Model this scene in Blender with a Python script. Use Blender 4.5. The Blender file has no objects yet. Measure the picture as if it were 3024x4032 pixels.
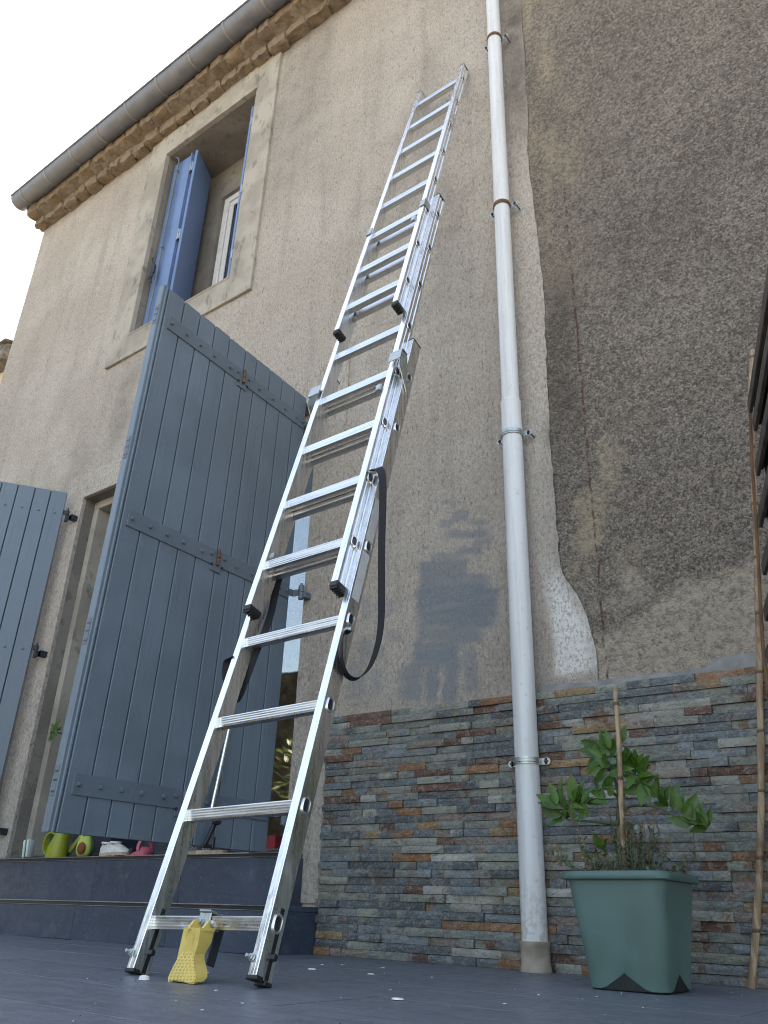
import bpy, bmesh, math, random
import numpy as np
from mathutils import Vector, Matrix
random.seed(7); RNG = np.random.default_rng(7)
S = bpy.context.scene
COL = S.collection
R = math.radians

# ------------------------------------------------------------------ camera
CAM = Vector((0.0, -2.8, 0.143)); FPX = 3200.0
yaw, pitch, roll = R(37.332), R(26.42), R(1.765)
_f = Vector((-math.sin(yaw)*math.cos(pitch), math.cos(yaw)*math.cos(pitch), math.sin(pitch)))
_r = Vector((math.cos(yaw), math.sin(yaw), 0)); _u = _r.cross(_f)
_r2 = math.cos(roll)*_r + math.sin(roll)*_u
_u2 = -math.sin(roll)*_r + math.cos(roll)*_u
cd = bpy.data.cameras.new('camera'); cam = bpy.data.objects.new('camera', cd); COL.objects.link(cam)
m = Matrix.Identity(4)
for i in range(3):
    m[i][0] = _r2[i]; m[i][1] = _u2[i]; m[i][2] = -_f[i]; m[i][3] = CAM[i]
cam.matrix_world = m
cd.sensor_fit = 'HORIZONTAL'; cd.sensor_width = 36; cd.lens = 36*FPX/3024
cd.clip_start = 0.02; cd.clip_end = 500
S.camera = cam
S.render.resolution_x = 768; S.render.resolution_y = 1024

# ------------------------------------------------------------------ sky, sun, exposure
SUN_EL, SUN_AZ = R(48), R(-22)          # azimuth from +Y (behind the house) towards +X
w = bpy.data.worlds.new('World'); S.world = w; w.use_nodes = True
nt = w.node_tree; bg = nt.nodes['Background']
sky = nt.nodes.new('ShaderNodeTexSky'); sky.sky_type = 'NISHITA'; sky.sun_disc = False
sky.sun_elevation = SUN_EL; sky.sun_rotation = SUN_AZ
sky.air_density = 1.0; sky.dust_density = 2.6; sky.ozone_density = 1.0
nt.links.new(sky.outputs[0], bg.inputs[0]); bg.inputs[1].default_value = 0.12
sd = bpy.data.lights.new('sun', 'SUN'); sun = bpy.data.objects.new('sun', sd); COL.objects.link(sun)
sd.energy = 4.0; sd.angle = R(0.53); sd.color = (1.0, 0.95, 0.87)
sdir = Vector((math.sin(SUN_AZ)*math.cos(SUN_EL), math.cos(SUN_AZ)*math.cos(SUN_EL), math.sin(SUN_EL)))
sun.rotation_euler = (-sdir).to_track_quat('-Z', 'Y').to_euler(); sun.location = sdir*60
S.view_settings.view_transform = 'Standard'; S.view_settings.look = 'None'
S.view_settings.gamma = 1.0; S.view_settings.use_curve_mapping = False
S.view_settings.exposure = 2.65
S.view_settings.use_white_balance = True; S.view_settings.white_balance_temperature = 8200; S.view_settings.white_balance_tint = 10
S.cycles.max_bounces = 8; S.cycles.filter_width = 1.1

# ------------------------------------------------------------------ helpers
def ray(u, v):
    return _f + _r2*((u-1512)/FPX) - _u2*((v-2016)/FPX)
def atY(u, v, y):                     # photograph pixel -> point on the plane y = const
    d = ray(u, v); return CAM + d*((y-CAM.y)/d.y)
def atZ(u, v, z):
    d = ray(u, v); return CAM + d*((z-CAM.z)/d.z)
KF = -0.0068
def zf(x): return KF*(x+2.39)         # terrace falls slightly to the right

def vnoise(x, y, seed=0):             # smooth value noise on arrays
    xi = np.floor(x).astype(np.int64); yi = np.floor(y).astype(np.int64)
    fx = x-xi; fy = y-yi; fx = fx*fx*(3-2*fx); fy = fy*fy*(3-2*fy)
    def hsh(a, b):
        n = (a*374761393 + b*668265263 + seed*1442695041) & 0x7fffffff
        n = ((n ^ (n >> 13))*1274126177) & 0x7fffffff
        return ((n ^ (n >> 16)) & 0xffff)/65535.0
    return (hsh(xi, yi)*(1-fx)+hsh(xi+1, yi)*fx)*(1-fy)+(hsh(xi, yi+1)*(1-fx)+hsh(xi+1, yi+1)*fx)*fy
def fbm(x, y, o=4, seed=0):
    a = 0; amp = .5; t = 0
    for i in range(o):
        a = a+amp*vnoise(x*2**i, y*2**i, seed+i*17); t += amp; amp *= .5
    return a/t
def sstep(a, b, x):
    t = np.clip((x-a)/(b-a), 0, 1); return t*t*(3-2*t)

def tag(o, label=None, cat=None, group=None, kind=None):
    if label: o['label'] = label
    if cat: o['category'] = cat
    if group: o['group'] = group
    if kind: o['kind'] = kind
    return o
ROOT = {}
def empty(name, loc, label=None, cat=None, group=None):
    o = bpy.data.objects.new(name, None); COL.objects.link(o); o.location = loc
    o.empty_display_size = .05
    ROOT[o.name] = Vector(loc); tag(o, label, cat, group); return o
def offs(parent):
    return ROOT[parent.name] if parent is not None else Vector((0, 0, 0))

class MB:
    """collects geometry in world coordinates; build() links it as one mesh object"""
    def __init__(s): s.v = []; s.f = []; s.col = None
    def add(s, vs, fs):
        b = len(s.v); s.v += [tuple(q) for q in vs]; s.f += [tuple(b+i for i in f) for f in fs]; return s
    def box(s, lo, hi):
        x0, y0, z0 = lo; x1, y1, z1 = hi
        return s.add([(x0,y0,z0),(x1,y0,z0),(x1,y1,z0),(x0,y1,z0),(x0,y0,z1),(x1,y0,z1),(x1,y1,z1),(x0,y1,z1)],
                     [(0,3,2,1),(4,5,6,7),(0,1,5,4),(1,2,6,5),(2,3,7,6),(3,0,4,7)])
    def cbox(s, c, ax, size, ch=.002):
        """chamfered box: centre, three axis vectors, full sizes, chamfer"""
        c = Vector(c); ax = [Vector(a) for a in ax]; h = [q/2 for q in size]
        ch = min(ch, min(h)*.6)
        vs = []; idx = {}
        for k in range(3):
            for sx in (-1, 1):
                for sy in (-1, 1):
                    for sz in (-1, 1):
                        sg = (sx, sy, sz); q = Vector(c)
                        for j in range(3):
                            q = q+ax[j]*sg[j]*(h[j]-(0 if j == k else ch))
                        idx[(k, sx, sy, sz)] = len(vs); vs.append(q)
        fs = []
        for k in range(3):
            i, j = [(1, 2), (2, 0), (0, 1)][k]
            for sg in (-1, 1):
                loop = []
                for a, b in ((-1,-1),(1,-1),(1,1),(-1,1)):
                    t = [0, 0, 0]; t[k] = sg; t[i] = a; t[j] = b; loop.append(idx[(k, *t)])
                fs.append(tuple(loop if sg > 0 else loop[::-1]))
        for k in range(3):          # edge chamfers along axis k
            i, j = [(1, 2), (2, 0), (0, 1)][k]
            for a in (-1, 1):
                for b in (-1, 1):
                    t0 = [0,0,0]; t0[i] = a; t0[j] = b; t1 = list(t0); t0[k] = -1; t1[k] = 1
                    q = (idx[(i,*t0)], idx[(i,*t1)], idx[(j,*t1)], idx[(j,*t0)])
                    fs.append(q if a*b < 0 else q[::-1])
        for sx in (-1, 1):
            for sy in (-1, 1):
                for sz in (-1, 1):
                    q = (idx[(0,sx,sy,sz)], idx[(1,sx,sy,sz)], idx[(2,sx,sy,sz)])
                    fs.append(q if sx*sy*sz > 0 else q[::-1])
        return s.add(vs, fs)
    def abox(s, lo, hi, ch=.002):
        c = [(a+b)/2 for a, b in zip(lo, hi)]; sz = [abs(b-a) for a, b in zip(lo, hi)]
        return s.cbox(c, ((1,0,0),(0,1,0),(0,0,1)), sz, ch)
    def extr(s, ring, d, cap=True):
        """ring of points extruded by vector d"""
        n = len(ring); d = Vector(d); ring = [Vector(q) for q in ring]
        fs = [(i, (i+1) % n, n+(i+1) % n, n+i) for i in range(n)]
        if cap: fs += [tuple(range(n))[::-1], tuple(range(n, 2*n))]
        return s.add(ring+[q+d for q in ring], fs)
    def loft(s, rings, cap=True, closed=True):
        n = len(rings[0]); vs = [q for r in rings for q in r]; fs = []
        for k in range(len(rings)-1):
            for i in range(n if closed else n-1):
                j = (i+1) % n; fs.append((k*n+i, k*n+j, (k+1)*n+j, (k+1)*n+i))
        if cap and closed: fs += [tuple(range(n))[::-1], tuple(range((len(rings)-1)*n, len(rings)*n))]
        return s.add(vs, fs)
    def tube(s, path, rad, seg=10, cap=True):
        path = [Vector(q) for q in path]; rr = rad if hasattr(rad, '__len__') else [rad]*len(path)
        rings = []; up = None
        for i, q in enumerate(path):
            t = (path[min(i+1, len(path)-1)]-path[max(i-1, 0)]).normalized()
            if up is None:
                up = t.orthogonal().normalized()
            up = (up-t*up.dot(t)).normalized(); b = t.cross(up)
            rings.append([q+(up*math.cos(a)+b*math.sin(a))*rr[i] for a in [2*math.pi*k/seg for k in range(seg)]])
        return s.loft(rings, cap)
    def ribbon(s, path, wdir, width, th=.0015):
        path = [Vector(q) for q in path]; wd = [Vector(q).normalized() for q in wdir]; rings = []
        for i, q in enumerate(path):
            t = (path[min(i+1, len(path)-1)]-path[max(i-1, 0)]).normalized()
            wv = (wd[i]-t*wd[i].dot(t)).normalized(); nn = t.cross(wv)
            rings.append([q-wv*width/2-nn*th, q+wv*width/2-nn*th, q+wv*width/2+nn*th, q-wv*width/2+nn*th])
        return s.loft(rings)
    def lathe(s, prof, c, seg=20, axis=(0,0,1)):
        ax = Vector(axis).normalized(); a = ax.orthogonal().normalized(); b = ax.cross(a); c = Vector(c)
        rings = [[c+ax*z+(a*math.cos(t)+b*math.sin(t))*max(r, 1e-4) for t in [2*math.pi*k/seg for k in range(seg)]] for r, z in prof]
        return s.loft(rings)
    def build(s, name, mat, parent=None, smooth=False, ang=35):
        o_ = offs(parent)
        me = bpy.data.meshes.new(name)
        me.from_pydata([(a-o_.x, b-o_.y, c-o_.z) for a, b, c in s.v], [], s.f)
        me.materials.append(mat)
        if s.col is not None:
            at = me.color_attributes.new('Col', 'FLOAT_COLOR', 'POINT')
            at.data.foreach_set('color', np.asarray(s.col, dtype=np.float32).ravel())
        o = bpy.data.objects.new(name, me); COL.objects.link(o)
        bm = bmesh.new(); bm.from_mesh(me); bmesh.ops.recalc_face_normals(bm, faces=bm.faces[:]); bm.to_mesh(me); bm.free()
        if smooth:
            me.polygons.foreach_set('use_smooth', [True]*len(me.polygons))
            try: me.set_sharp_from_angle(angle=R(ang))
            except Exception: pass
        if parent is not None:
            o.parent = parent; ROOT[o.name] = o_
        else: ROOT[o.name] = Vector((0, 0, 0))
        return o
def smoothpath(pts, n=8):              # Catmull-Rom
    pts = [Vector(q) for q in pts]; out = []
    for i in range(len(pts)-1):
        p0 = pts[max(i-1, 0)]; p1 = pts[i]; p2 = pts[i+1]; p3 = pts[min(i+2, len(pts)-1)]
        for k in range(n):
            t = k/n
            out.append(.5*((2*p1)+(p2-p0)*t+(2*p0-5*p1+4*p2-p3)*t*t+(3*p1-p0-3*p2+p3)*t**3))
    return out+[pts[-1]]
X, Y, Z = Vector((1,0,0)), Vector((0,1,0)), Vector((0,0,1))

# ------------------------------------------------------------------ materials
class NT:
    def __init__(s, name):
        s.m = bpy.data.materials.new(name); s.m.use_nodes = True; s.t = s.m.node_tree
        s.b = s.t.nodes['Principled BSDF']; s.pos = s.n('ShaderNodeNewGeometry').outputs['Position']
    def n(s, k, **kw):
        q = s.t.nodes.new(k)
        for a, b in kw.items(): setattr(q, a, b)
        return q
    def l(s, a, b): s.t.links.new(a, b)
    def put(s, sock, v):
        if hasattr(v, 'links') or hasattr(v, 'is_linked'): s.l(v, sock)
        else:
            if isinstance(v, (tuple, list)) and len(v) == 3 and sock.type == 'RGBA': v = (*v, 1)
            sock.default_value = v
    def scale(s, vec, sc):
        q = s.n('ShaderNodeVectorMath', operation='MULTIPLY'); s.put(q.inputs[0], vec); q.inputs[1].default_value = sc; return q.outputs[0]
    def noise(s, sc, det=4, rough=.55, vec=None, dist=0):
        q = s.n('ShaderNodeTexNoise'); s.put(q.inputs['Vector'], vec if vec is not None else s.pos)
        q.inputs['Scale'].default_value = sc; q.inputs['Detail'].default_value = det; q.inputs['Roughness'].default_value = rough
        q.inputs['Distortion'].default_value = dist; return q.outputs['Fac']
    def voro(s, sc, vec=None, feat='F1'):
        q = s.n('ShaderNodeTexVoronoi', feature=feat); s.put(q.inputs['Vector'], vec if vec is not None else s.pos)
        q.inputs['Scale'].default_value = sc; return q
    def ramp(s, fac, a, b, lo=0., hi=1.):
        q = s.n('ShaderNodeMapRange'); q.interpolation_type = 'SMOOTHSTEP'; s.put(q.inputs[0], fac)
        q.inputs[1].default_value = a; q.inputs[2].default_value = b; q.inputs[3].default_value = lo; q.inputs[4].default_value = hi; return q.outputs[0]
    def mix(s, fac, a, b, mode='MIX'):
        q = s.n('ShaderNodeMix', data_type='RGBA', blend_type=mode); s.put(q.inputs[0], fac); s.put(q.inputs[6], a); s.put(q.inputs[7], b); return q.outputs[2]
    def math(s, op, a, b=0.):
        q = s.n('ShaderNodeMath', operation=op); s.put(q.inputs[0], a); s.put(q.inputs[1], b); return q.outputs[0]
    def bump(s, h, st=.3, dist=.005, prev=None):
        q = s.n('ShaderNodeBump'); s.put(q.inputs['Height'], h); q.inputs['Strength'].default_value = st; q.inputs['Distance'].default_value = dist
        if prev is not None: s.l(prev, q.inputs['Normal'])
        return q.outputs[0]
    def attr(s, name='Col'):
        q = s.n('ShaderNodeAttribute', attribute_name=name); return q
    def out(s, col=None, rough=.6, metal=0., nor=None, spec=.5):
        if col is not None: s.put(s.b.inputs['Base Color'], col)
        s.put(s.b.inputs['Roughness'], rough); s.put(s.b.inputs['Metallic'], metal)
        s.put(s.b.inputs['Specular IOR Level'], spec)
        if nor is not None: s.l(nor, s.b.inputs['Normal'])
        return s.m

def simple(name, col, rough=.5, metal=0, var=.15, sc=25, bump=.1, bsc=120, bd=.001, spec=.5, rvar=.1):
    q = NT(name); n = q.noise(sc, 5); c = q.mix(q.ramp(n, .3, .7), [a*(1-var) for a in col], [min(1, a*(1+var)) for a in col])
    rr = q.ramp(n, .3, .7, max(0, rough-rvar), min(1, rough+rvar))
    return q.out(c, rr, metal, q.bump(q.noise(bsc, 4), bump, bd) if bump else None, spec)

def m_render():          # house: scraped cement render, warm beige, with rain stains and paint trials
    q = NT('render_beige'); at = q.attr(); sep = q.n('ShaderNodeSeparateColor'); q.l(at.outputs['Color'], sep.inputs[0])
    paint, dirt, white = sep.outputs[0], sep.outputs[1], sep.outputs[2]
    big = q.noise(.9, 5, .6); mid = q.noise(7, 5, .65); fine = q.noise(170, 3, .75)
    gr = q.noise(66, 5, .8, q.scale(q.pos, (1.2, 1, .8)), .2); pit = q.noise(40, 4, .75, q.scale(q.pos, (1.7, 1, .6)), .4)
    streak = q.noise(1.0, 5, .6, q.scale(q.pos, (9, 9, .7)))
    c = q.mix(q.ramp(big, .40, .62), (.415, .362, .308), (.49, .436, .380))
    c = q.mix(q.ramp(mid, .47, .66, 0, .32), c, (.335, .29, .242))
    c = q.mix(q.ramp(streak, .50, .68, 0, .30), c, (.25, .217, .182))
    c = q.mix(q.ramp(fine, .51, .60, 0, .45), c, (.215, .185, .152))
    c = q.mix(q.ramp(gr, .52, .60, 0, .42), c, (.205, .175, .148))
    c = q.mix(q.ramp(pit, .56, .63, 0, .55), c, (.13, .11, .09))
    c = q.mix(q.ramp(gr, .47, .39, 0, .42), c, (.60, .55, .485))
    dm = q.math('MULTIPLY', dirt, q.ramp(mid, .2, .8, .45, 1.15))
    c = q.mix(dm, c, (.085, .074, .064))
    wm = q.math('MULTIPLY', white, q.ramp(gr, .48, .58, 1, .25))
    c = q.mix(wm, c, (.70, .69, .66))
    pm = q.math('MULTIPLY', paint, q.ramp(gr, .50, .60, 1, .55))
    c = q.mix(pm, c, (.178, .205, .228))
    h = q.math('ADD', q.math('MULTIPLY', gr, -1.0), q.math('MULTIPLY', pit, -.8))
    nb = q.bump(h, .9, .010); nb = q.bump(q.noise(5, 3), .35, .02, nb)
    return q.out(c, .93, 0, nb, .25)
def m_rough():           # neighbour: coarse dark roughcast
    q = NT('roughcast_dark'); at = q.attr(); sep = q.n('ShaderNodeSeparateColor'); q.l(at.outputs['Color'], sep.inputs[0])
    pale, dark, lower = sep.outputs[0], sep.outputs[1], sep.outputs[2]
    big = q.noise(1.3, 5, .6); v = q.voro(120); v2 = q.voro(190); gr = q.noise(46, 6, .85); fine = q.noise(120, 4, .8); lump = q.noise(13, 4, .7)
    cell = q.n('ShaderNodeSeparateColor'); q.l(v.outputs['Color'], cell.inputs[0]); cell2 = q.n('ShaderNodeSeparateColor'); q.l(v2.outputs['Color'], cell2.inputs[0])
    c = q.mix(q.ramp(big, .40, .62), (.262, .218, .180), (.33, .28, .232))
    c = q.mix(q.ramp(lump, .47, .62, 0, .45), c, (.155, .132, .116))
    c = q.mix(q.ramp(cell.outputs[0], .5, .98, 0, .55), c, (.085, .074, .066))
    c = q.mix(q.ramp(cell.outputs[1], .6, 1.0, 0, .7), c, (.46, .395, .325))
    c = q.mix(q.ramp(cell2.outputs[0], .55, .9, 0, .75), c, (.07, .06, .053))
    c = q.mix(q.ramp(fine, .52, .60, 0, .5), c, (.08, .07, .062))
    c = q.mix(q.ramp(gr, .52, .60, 0, .6), c, (.085, .074, .066))
    c = q.mix(q.ramp(gr, .47, .40, 0, .5), c, (.40, .345, .285))
    c = q.mix(q.math('MULTIPLY', pale, q.ramp(gr, .40, .6, 1, .3)), c, (.42, .345, .24))
    c = q.mix(q.math('MULTIPLY', lower, q.ramp(gr, .42, .62, 1, .3)), c, (.48, .41, .33))
    c = q.mix(q.math('MULTIPLY', dark, .7), c, (.06, .052, .046))
    # rusty chalk line snapped on the wall
    sx = q.n('ShaderNodeSeparateXYZ'); q.l(q.pos, sx.inputs[0])
    p1 = atY(1512+775*.9114, 800*.9114, 0); p2 = atY(1100+1600*.7836, 1250+1300*.7836, 0)
    b = (p2.x-p1.x)/(p2.z-p1.z); a = p1.x-b*p1.z
    wob = q.math('MULTIPLY', q.math('SUBTRACT', q.noise(18, 3), .5), .02)
    dx = q.math('ABSOLUTE', q.math('SUBTRACT', q.math('ADD', sx.outputs[0], wob), q.math('ADD', q.math('MULTIPLY', sx.outputs[2], b), a)))
    lm = q.math('MULTIPLY', q.ramp(dx, .002, .0075, 1, 0), q.math('MULTIPLY', q.ramp(q.noise(25, 3), .40, .55), q.ramp(sx.outputs[2], 3.6, 3.2, 0, 1)))
    c = q.mix(q.math('MULTIPLY', lm, .7), c, (.10, .026, .018))
    nb = q.bump(q.math('ADD', q.math('ADD', q.math('MULTIPLY', gr, -1.0), q.math('MULTIPLY', fine, -.5)), q.math('MULTIPLY', v.outputs['Distance'], -.5)), .9, .016)
    nb = q.bump(lump, .5, .03, nb)
    return q.out(c, .95, 0, nb, .2)
def m_cement():          # smooth cement surrounds
    q = NT('cement_band'); big = q.noise(2.5, 5, .6); bl = q.noise(8, 6, .75, q.scale(q.pos, (1.6, 1, .7)), .2); fine = q.noise(260, 3, .7)
    c = q.mix(q.ramp(big, .40, .60), (.285, .255, .212), (.375, .340, .288))
    c = q.mix(q.ramp(bl, .54, .64, 0, .55), c, (.11, .098, .082))
    c = q.mix(q.ramp(fine, .6, .8, 0, .3), c, (.19, .165, .135))
    return q.out(c, .9, 0, q.bump(q.math('ADD', fine, bl), .25, .004), .25)
def m_concrete():        # grey concrete of window and door reveals, darkened to paint in lintel shade
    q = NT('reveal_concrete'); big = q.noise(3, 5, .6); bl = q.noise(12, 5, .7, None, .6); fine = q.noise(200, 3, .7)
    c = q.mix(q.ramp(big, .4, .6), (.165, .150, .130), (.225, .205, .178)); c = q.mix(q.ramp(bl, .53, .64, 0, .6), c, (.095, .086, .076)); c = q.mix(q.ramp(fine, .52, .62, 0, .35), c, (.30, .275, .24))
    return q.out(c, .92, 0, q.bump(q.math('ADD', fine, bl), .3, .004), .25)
def m_slate():
    q = NT('split_slate'); at = q.attr(); n1 = q.noise(42, 6, .75, q.scale(q.pos, (1, 1, 1.8)), 1.4); n2 = q.noise(13, 5, .7, None, 1.0); f = q.noise(150, 4, .75); n3 = q.noise(20, 5, .7, None, .6)
    c = at.outputs['Color']
    c = q.mix(q.ramp(n1, .49, .38, 0, .7), c, q.mix(.5, c, (.36, .365, .345)))
    c = q.mix(q.ramp(n1, .52, .61, 0, .72), c, q.mix(.25, (.036, .037, .038), c))
    c = q.mix(q.ramp(n2, .58, .64, 0, .7), c, q.mix(q.ramp(n3, .45, .55), (.20, .098, .040), (.090, .042, .026)))
    c = q.mix(q.ramp(n3, .57, .63, 0, .5), c, (.25, .215, .16))
    c = q.mix(q.ramp(f, .54, .62, 0, .5), c, q.mix(.5, c, (.40, .395, .37)))
    nb = q.bump(n1, .6, .004); nb = q.bump(f, .5, .002, nb)
    return q.out(c, q.ramp(n2, .3, .7, .5, .8), 0, nb, .4)
def m_tile(name, a, b, rough, lay=(1, 3, 3)):
    q = NT(name); n1 = q.noise(5, 6, .65, q.scale(q.pos, lay), 1.5); n2 = q.noise(30, 5, .6); oi = q.n('ShaderNodeObjectInfo')
    c = q.mix(q.ramp(n1, .3, .72), a, b)
    c = q.mix(q.math('MULTIPLY', oi.outputs['Random'], .35), c, [x*1.25 for x in b])
    c = q.mix(q.ramp(q.noise(9, 6, .75, None, .5), .53, .66, 0, .22), c, (.15, .155, .165)); c = q.mix(q.ramp(q.noise(1.0, 6, .7, q.scale(q.pos, (6, 60, 60)), .4), .55, .66, 0, .3), c, [x*.6 for x in a])
    c = q.mix(q.ramp(q.noise(90, 3, .7), .62, .68, 0, .35), c, (.24, .24, .235))
    nb = q.bump(n1, .5, .004); nb = q.bump(n2, .15, .001, nb)
    return q.out(c, q.ramp(n2, .3, .7, rough-.08, rough+.1), 0, nb, .5)
def m_alu(name='aluminium', dirt=.25, rough=.3, axis=(90, 90, 3), lum=1.0):
    q = NT(name); st = q.noise(1.2, 5, .6, q.scale(q.pos, axis)); sm = q.noise(14, 5, .65); sp = q.noise(120, 3, .6)
    c = q.mix(q.ramp(st, .42, .6), [x*lum for x in (.80, .79, .77)], [x*lum for x in (.93, .925, .91)])
    c = q.mix(q.ramp(sm, .50, .85, 0, dirt*.7), c, (.55, .52, .47))
    c = q.mix(q.ramp(sp, .72, .78, 0, .3), c, (.45, .43, .40))
    return q.out(c, q.math('ADD', q.ramp(st, .3, .7, rough-.07, rough+.08), q.ramp(sm, .5, .8, 0, .18)), 1.0, q.bump(st, .06, .0006))
def m_paint(name, col, rough=.42, grain=.35, ax=(1, 60, 60), ):
    q = NT(name); g = q.noise(1.0, 5, .7, q.scale(q.pos, ax)); big = q.noise(2.2, 4, .6); sp = q.noise(75, 4, .65)
    oi = q.n('ShaderNodeObjectInfo'); drip = q.noise(1.0, 5, .65, q.scale(q.pos, (22, 22, 1.3)))
    c = q.mix(q.ramp(big, .4, .6), [x*.9 for x in col], [x*1.08 for x in col])
    c = q.mix(q.math('MULTIPLY', oi.outputs['Random'], .5), c, [x*.86 for x in col])
    c = q.mix(q.ramp(drip, .56, .70, 0, .35), c, [x*.72+.012 for x in col])
    c = q.mix(q.ramp(sp, .62, .68, 0, .35), c, [x*1.6 for x in col])
    c = q.mix(q.ramp(g, .57, .66, 0, .45), c, [x*.62 for x in col])
    return q.out(c, q.ramp(big, .3, .7, rough-.06, rough+.1), 0, q.bump(g, grain, .0012), .5)
def m_glass(name):
    q = NT(name); q.b.inputs['Base Color'].default_value = (.9, .95, .95, 1); q.b.inputs['Roughness'].default_value = .01
    q.b.inputs['Transmission Weight'].default_value = 1.0; q.b.inputs['IOR'].default_value = 1.85
    return q.m
def m_leaf(name, a, b, rough=.35):
    q = NT(name); oi = q.n('ShaderNodeObjectInfo'); n = q.noise(60, 4)
    c = q.mix(oi.outputs['Random'], a, b); c = q.mix(q.ramp(n, .4, .7, 0, .4), c, [x*1.4 for x in b])
    q.b.inputs['Subsurface Weight'].default_value = 0
    q.out(c, rough, 0, q.bump(n, .15, .001), .42)
    # thin-leaf translucency
    tr = q.n('ShaderNodeBsdfTranslucent'); q.l(c, tr.inputs[0]); mx = q.n('ShaderNodeMixShader'); mx.inputs[0].default_value = .25
    o = [n_ for n_ in q.t.nodes if n_.type == 'OUTPUT_MATERIAL'][0]
    q.l(q.b.outputs[0], mx.inputs[1]); q.l(tr.outputs[0], mx.inputs[2]); q.l(mx.outputs[0], o.inputs[0])
    return q.m
def m_stone():
    q = NT('cornice_stone'); n1 = q.noise(14, 6, .7, None, .8); n2 = q.noise(60, 5, .7); oi = q.n('ShaderNodeObjectInfo')
    c = q.mix(oi.outputs['Random'], (.22, .165, .108), (.24, .19, .14))
    c = q.mix(q.ramp(n1, .45, .7, 0, .8), c, (.105, .084, .066))
    c = q.mix(q.ramp(n1, .42, .28, 0, .6), c, (.36, .285, .18))
    c = q.mix(q.ramp(n2, .6, .75, 0, .6), c, (.09, .07, .055))
    nb = q.bump(n1, .8, .02); nb = q.bump(n2, .6, .004, nb)
    return q.out(c, .92, 0, nb, .25)
def m_wood(name, a, b, ax=(40, 3, 40), rough=.8):
    q = NT(name); g = q.noise(1.0, 6, .7, q.scale(q.pos, ax)); n = q.noise(9, 4)
    c = q.mix(q.ramp(g, .3, .7), a, b); c = q.mix(q.ramp(n, .55, .8, 0, .5), c, [x*.5 for x in a])
    return q.out(c, rough, 0, q.bump(g, .5, .002), .3)

M = {}
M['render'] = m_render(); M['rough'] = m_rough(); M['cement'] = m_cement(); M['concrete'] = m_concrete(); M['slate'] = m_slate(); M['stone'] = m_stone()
M['mortar'] = simple('cladding_mortar', (.20, .196, .185), .9, 0, .25, 12, .4, 90, .003)
M['backing'] = simple('cladding_adhesive', (.045, .044, .042), .95)
M['mortar_warm'] = simple('cornice_mortar', (.185, .155, .118), .92, 0, .3, 14, .6, 60, .006)
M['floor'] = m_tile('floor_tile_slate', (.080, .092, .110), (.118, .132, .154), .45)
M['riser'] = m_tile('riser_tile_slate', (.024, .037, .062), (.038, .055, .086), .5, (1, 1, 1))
M['grout'] = simple('grout', (.05, .056, .066), .9)
M['alu'] = m_alu(); M['alu_rung'] = m_alu('aluminium_rung', .35, .30, (3, 90, 90), .80); M['alu_side'] = m_alu('aluminium_rail', .4, .30); M['alu_trim'] = m_alu('trim_metal', .9, .35, (3, 90, 90), .45)
M['zinc'] = simple('galvanised_steel', (.42, .45, .44), .42, .85, .15, 60, .1, 150, .0005)
M['gutter'] = simple('zinc_gutter', (.155, .163, .180), .5, .3, .15, 9, .1, 90, .001)
M['gutter_ring'] = simple('zinc_gutter_strap', (.24, .225, .215), .6, .3, .2, 20, .1)
M['rust'] = simple('rusty_steel', (.15, .075, .045), .75, .2, .4, 60, .3, 200, .001)
M['rubber'] = simple('black_rubber', (.012, .012, .013), .55, 0, .2, 80, .2)
M['dark'] = simple('dark_plastic_and_hollow', (.018, .019, .022), .4, 0, .2, 80, .1)
M['strap'] = simple('black_webbing', (.010, .010, .013), .85, 0, .3, 300, .4, 700, .001)
M['shutter'] = m_paint('shutter_paint_grey_blue', (.130, .172, .212), .40, .3, (60, 60, 2))
M['groove'] = simple('shutter_core_dark', (.025, .032, .040), .7)  # darker core colour that shows in the gaps between boards
M['iron'] = m_paint('ironwork_painted', (.112, .146, .178), .5, .1, (40, 40, 40))
M['iron_dark'] = simple('hinge_iron_dark', (.028, .034, .042), .6, .2)
M['blue'] = m_paint('shutter_paint_blue', (.118, .195, .36), .38, .15, (60, 60, 2))
M['pvc'] = simple('white_pvc', (.66, .66, .64), .35, 0, .05, 20, 0)
def m_pipe():
    q = NT('white_pipe_plastic'); st = q.noise(1.0, 5, .65, q.scale(q.pos, (40, 40, 1.6))); sp = q.noise(45, 4, .7); sx = q.n('ShaderNodeSeparateXYZ'); q.l(q.pos, sx.inputs[0])
    c = q.mix(q.ramp(st, .45, .62), (.62, .63, .635), (.54, .545, .54)); c = q.mix(q.ramp(sp, .60, .66, 0, .35), c, (.36, .33, .29))
    c = q.mix(q.math('MULTIPLY', q.ramp(sx.outputs[2], .35, .05, 0, .55), q.ramp(sp, .45, .58)), c, (.36, .30, .24))
    return q.out(c, .40, 0, q.bump(sp, .04, .001))
M['pipe'] = m_pipe()
M['pipe_base'] = simple('drain_socket_beige', (.30, .25, .20), .6, 0, .2, 20, .15)
M['glass'] = m_glass('window_glass')
M['pot'] = simple('pot_green_plastic', (.072, .132, .120), .50, 0, .12, 9, .25, 420, .0006)
M['pot_dark'] = simple('pot_base_dark', (.004, .008, .007), .7)
M['soil'] = simple('soil', (.035, .026, .018), .95, 0, .4, 60, .8, 80, .01)
M['leaf'] = m_leaf('citrus_leaf', (.026, .072, .010), (.068, .150, .018), .38)
M['leaf2'] = m_leaf('shrub_leaf', (.035, .06, .015), (.09, .12, .035))
M['weed'] = m_leaf('weed_green', (.10, .135, .075), (.15, .185, .11), .7)
M['weed_brown'] = simple('weed_seed', (.20, .125, .065), .9)
M['stem'] = simple('green_stem', (.055, .085, .03), .6)
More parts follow.
